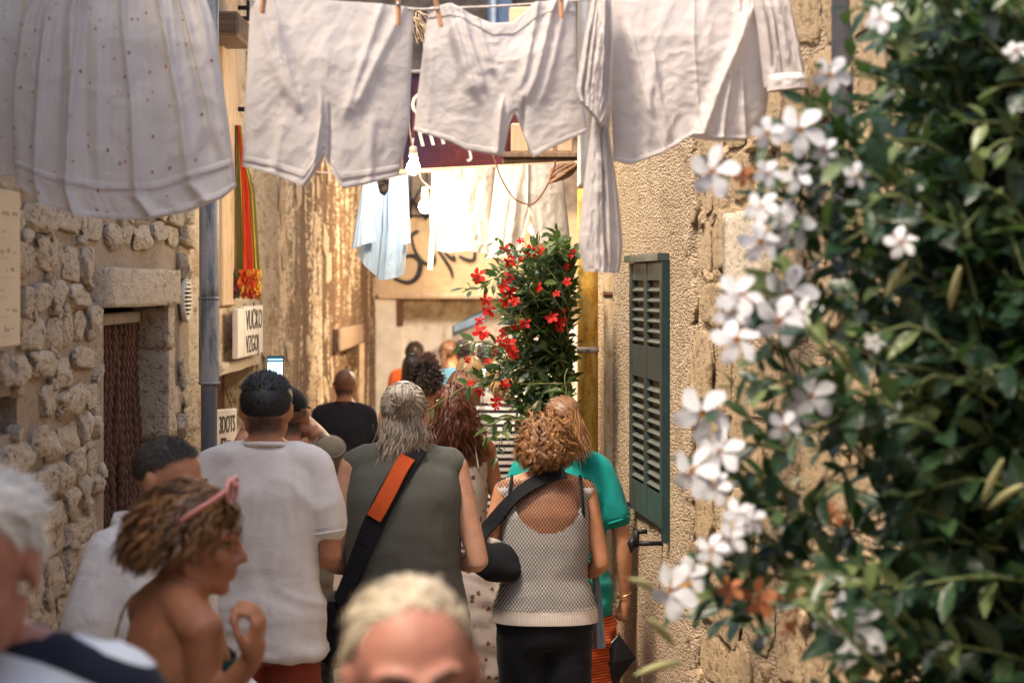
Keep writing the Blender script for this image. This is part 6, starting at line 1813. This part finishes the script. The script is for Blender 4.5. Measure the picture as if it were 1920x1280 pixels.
# --- man in white linen, profile
p = Person('man in a white linen shirt with short greying hair looking down to the right', 308, 808, 5.15, -112, girth=1.12, hair_t=.014, skin='tan', head=(0, -14, 0), neck_fwd=.05, x_off=-.05)
p.arm(-1, (-.26, .0, 1.12), (-.2, .2, 1.0)); p.arm(1, (.265, -.04, 1.13), (.2, .2, 1.05))
p.body(stubble(.35, lambda q: tall_side_line(q) + .1 * (q > .2))); p.eyes(.5).brows(HAIR['grey_dark'])
li = p.shirt(FAB['linen'], 'linen_shirt', sleeve=1.5, hem=.74, loose=1.10, seed=33, sleeve_r=.08, fold=.011, collar=False, neck_r=1.15); p.shorts(FAB['cream'], length=.5); p.shoes()
a = np.linspace(.2 * math.pi, 2.8 * math.pi / 1.0, 40); a = np.linspace(math.pi * .62, math.pi * 2.38, 30)
for (dz, rr_) in ((0, .0),):
    V, F = [], []
    for q in a:
        for (rq, zq) in ((.076, 1.475), (.080, 1.515), (.083, 1.515), (.096, 1.478)): V.append([rq * math.cos(q), -.006 + rq * .95 * math.sin(q), zq - .012 * math.sin(q)])
    n = len(a); F = [(i * 4 + k, i * 4 + (k + 1) % 4, i * 4 + 4 + (k + 1) % 4, i * 4 + 4 + k) for i in range(n - 1) for k in range(4)]
    part('collar', p.W(np.array(V)), F, FAB['linen'], li)
p.hair_flow(6500, 35, HAIR['grey_dark'], .017, .3, .05, (0, .6, -.2), 5, .002, line=lambda q: np.interp(q, [-1, -.5, -.15, .1, .35, .6, .85, 1], [-.52, -.48, -.25, .05, .45, .70, .78, .82]), cap_t=1.03, len_fn=lambda d: np.interp(d[:, 2], [-.5, .1, .5, 1], [.2, .4, .9, 1.2]), vol=1.03, wild=.2, cap_noise=.015)

# --- bare-shouldered woman, profile, hand raised
p = Person('tanned bare-shouldered woman with a wavy brown bob looking right, hand raised', 362, 890, 4.15, -58, female=True, girth=1.02, hair_t=.026, skin='brown', head=(-34, -6, 0), neck_fwd=.03, x_off=-.035)
el_ = at(385, 1345, 4.02); wr_ = at(470, 1238, 3.98)
p.arm(1, el_, wr_, world=True, pose='pinch', hd=p.R.T @ np.array([.16, .0, 1.0]), hn=p.R.T @ np.array([1.0, -.12, -.1])); p.arm(-1, (-.215, .03, 1.13), (-.15, .2, 1.0)); p.body(nose=1.02); p.eyes(.7).brows(HAIR['brown'], .0028)
tp_ = p.vest(FAB['tealtop'], 'halter_top', hem=.82, seed=37, neck=False, cut=lambda V: (V[:, 2] > 1.36) | ((V[:, 1] < .03) & (V[:, 2] > 1.02)))
p.skirt(FAB['denim'], length=.5, flare=.03); p.shoes(M_sandal)
V, F = tube(spline([(-.03, .06, 1.47), (-.075, -.06, 1.485), (-.085, -.112, 1.38), (-.07, -.128, 1.22), (-.02, -.122, 1.08), (.02, -.11, 1.0)], 60), .0035 + .0012 * np.sin(np.arange(60) * 2.4), 6); part('chain_strap', p.W(V), F, mat_plain('gold_chain', (.55, .36, .18), .35, .2, 50, .8), tp_)
p.hair_flow(8000, 39, HAIR['honey'] if False else make_hair('chestnut_hair_with_blond_lights', (.05, .022, .012), (.44, .22, .09)), .18, .30, .30, lambda d: np.stack([0 * d[:, 0], -.9 + 0 * d[:, 0], -.25 + 0 * d[:, 0]], 1), 12, .0021, curl=.009, curl_f=1.7, clump=9, spread=.3, vol=1.07, wild=.14, cap_t=1.05, cap_noise=.03, line=tall_side_line,
            len_fn=lambda d: np.interp(d[:, 2], [-.6, 0, .6, 1], [.42, .62, .9, 1.0]))
sg = thing('sunglasses', 'pink-framed sunglasses pushed up on the wavy brown bob', 'sunglasses', p.HW(np.array([0, .06, .12])))
M_pink = mat_plain('pink_plastic', (.66, .27, .23), .35, .08); M_lens = mat_plain('dark_lens', (.06, .05, .06), .08, .1, 5, 0, .8)
for kx in (-1, 1):
    a = np.linspace(0, 2 * math.pi, 25); c = np.array([kx * .034, .075, .122])
    ring = c + np.stack([.029 * np.cos(a), .010 * np.sin(a) - .0, .024 * np.sin(a)], 1) @ np.array(Matrix.Rotation(.5, 3, 'X')).T
    V, F = tube(ring, .0042, 7, False); part('rim', p.HW(V), F, M_pink, sg); V = np.vstack([ring[:-1]]); part('lens', p.HW(V), [tuple(range(24))], M_lens, sg)
    V, F = tube(spline([c + [kx * .028, -.002, .004], (kx * .086, .040, .098), (kx * .097, .004, .070), (kx * .095, -.015, .052)], 16), .0048, 6, True, 1.4); part('temple', p.HW(V), F, M_pink, sg)
V, F = tube(spline([(-.008, .083, .132), (0, .086, .137), (.008, .083, .132)], 7), .004, 6); part('bridge', p.HW(V), F, M_pink, sg)

# --- white-haired man, half out of the picture on the left
p = Person('white-haired man in a navy-banded pale shirt at the left edge, looking down', -22, 848, 2.75, 176, girth=1.12, hair_t=.022, skin='pink', head=(0, -12, 0), neck_fwd=.05)
p.body(nose=1.08); p.eyes(.6).brows(HAIR['grey_dark'], .0045); p.shirt(FAB['navystripe'], 'polo_shirt', seed=43, sleeve=.7, loose=1.05, fold=.008); p.shorts(FAB['denim'], length=.5); p.shoes()
p.hair_flow(4600, 45, HAIR['white'], .045, .10, .10, lambda d: np.stack([.5 * np.sign(d[:, 0]) + .2, -.5 + 0 * d[:, 0], -.5 * (d[:, 2] < .5)], 1), 7, .003, cap_t=1.035, line=hairline, len_fn=lambda d: np.interp(d[:, 2], [-.5, 0, .5, 1], [.4, .7, 1, 1]), vol=1.045, wild=.10, clump=3, spread=.3)

# --- balding fair-haired man in the foreground
p = Person('balding man with pale blond hair in the near foreground, head bowed', 785, 1060, 2.5, 176, girth=1.1, hair_t=.010, skin='pink', head=(14, -7, 3), neck_fwd=.06)
p.body(); p.eyes(.6).brows(HAIR['brown'], .0045); p.shirt(FAB['greyb'], seed=47, sleeve=.7); p.shorts(FAB['denim'], length=.5); p.shoes()
p.hair_flow(5200, 49, HAIR['blond_white'], .042, .06, .22, lambda d: np.stack([.22 * np.sign(d[:, 0]) + .2, -.6 + 0 * d[:, 0], -.8 * (d[:, 2] < .65)], 1), 7, .0024, cap_t=1.02, line=bald_line, vol=1.035, wild=.12, clump=3, spread=.4)
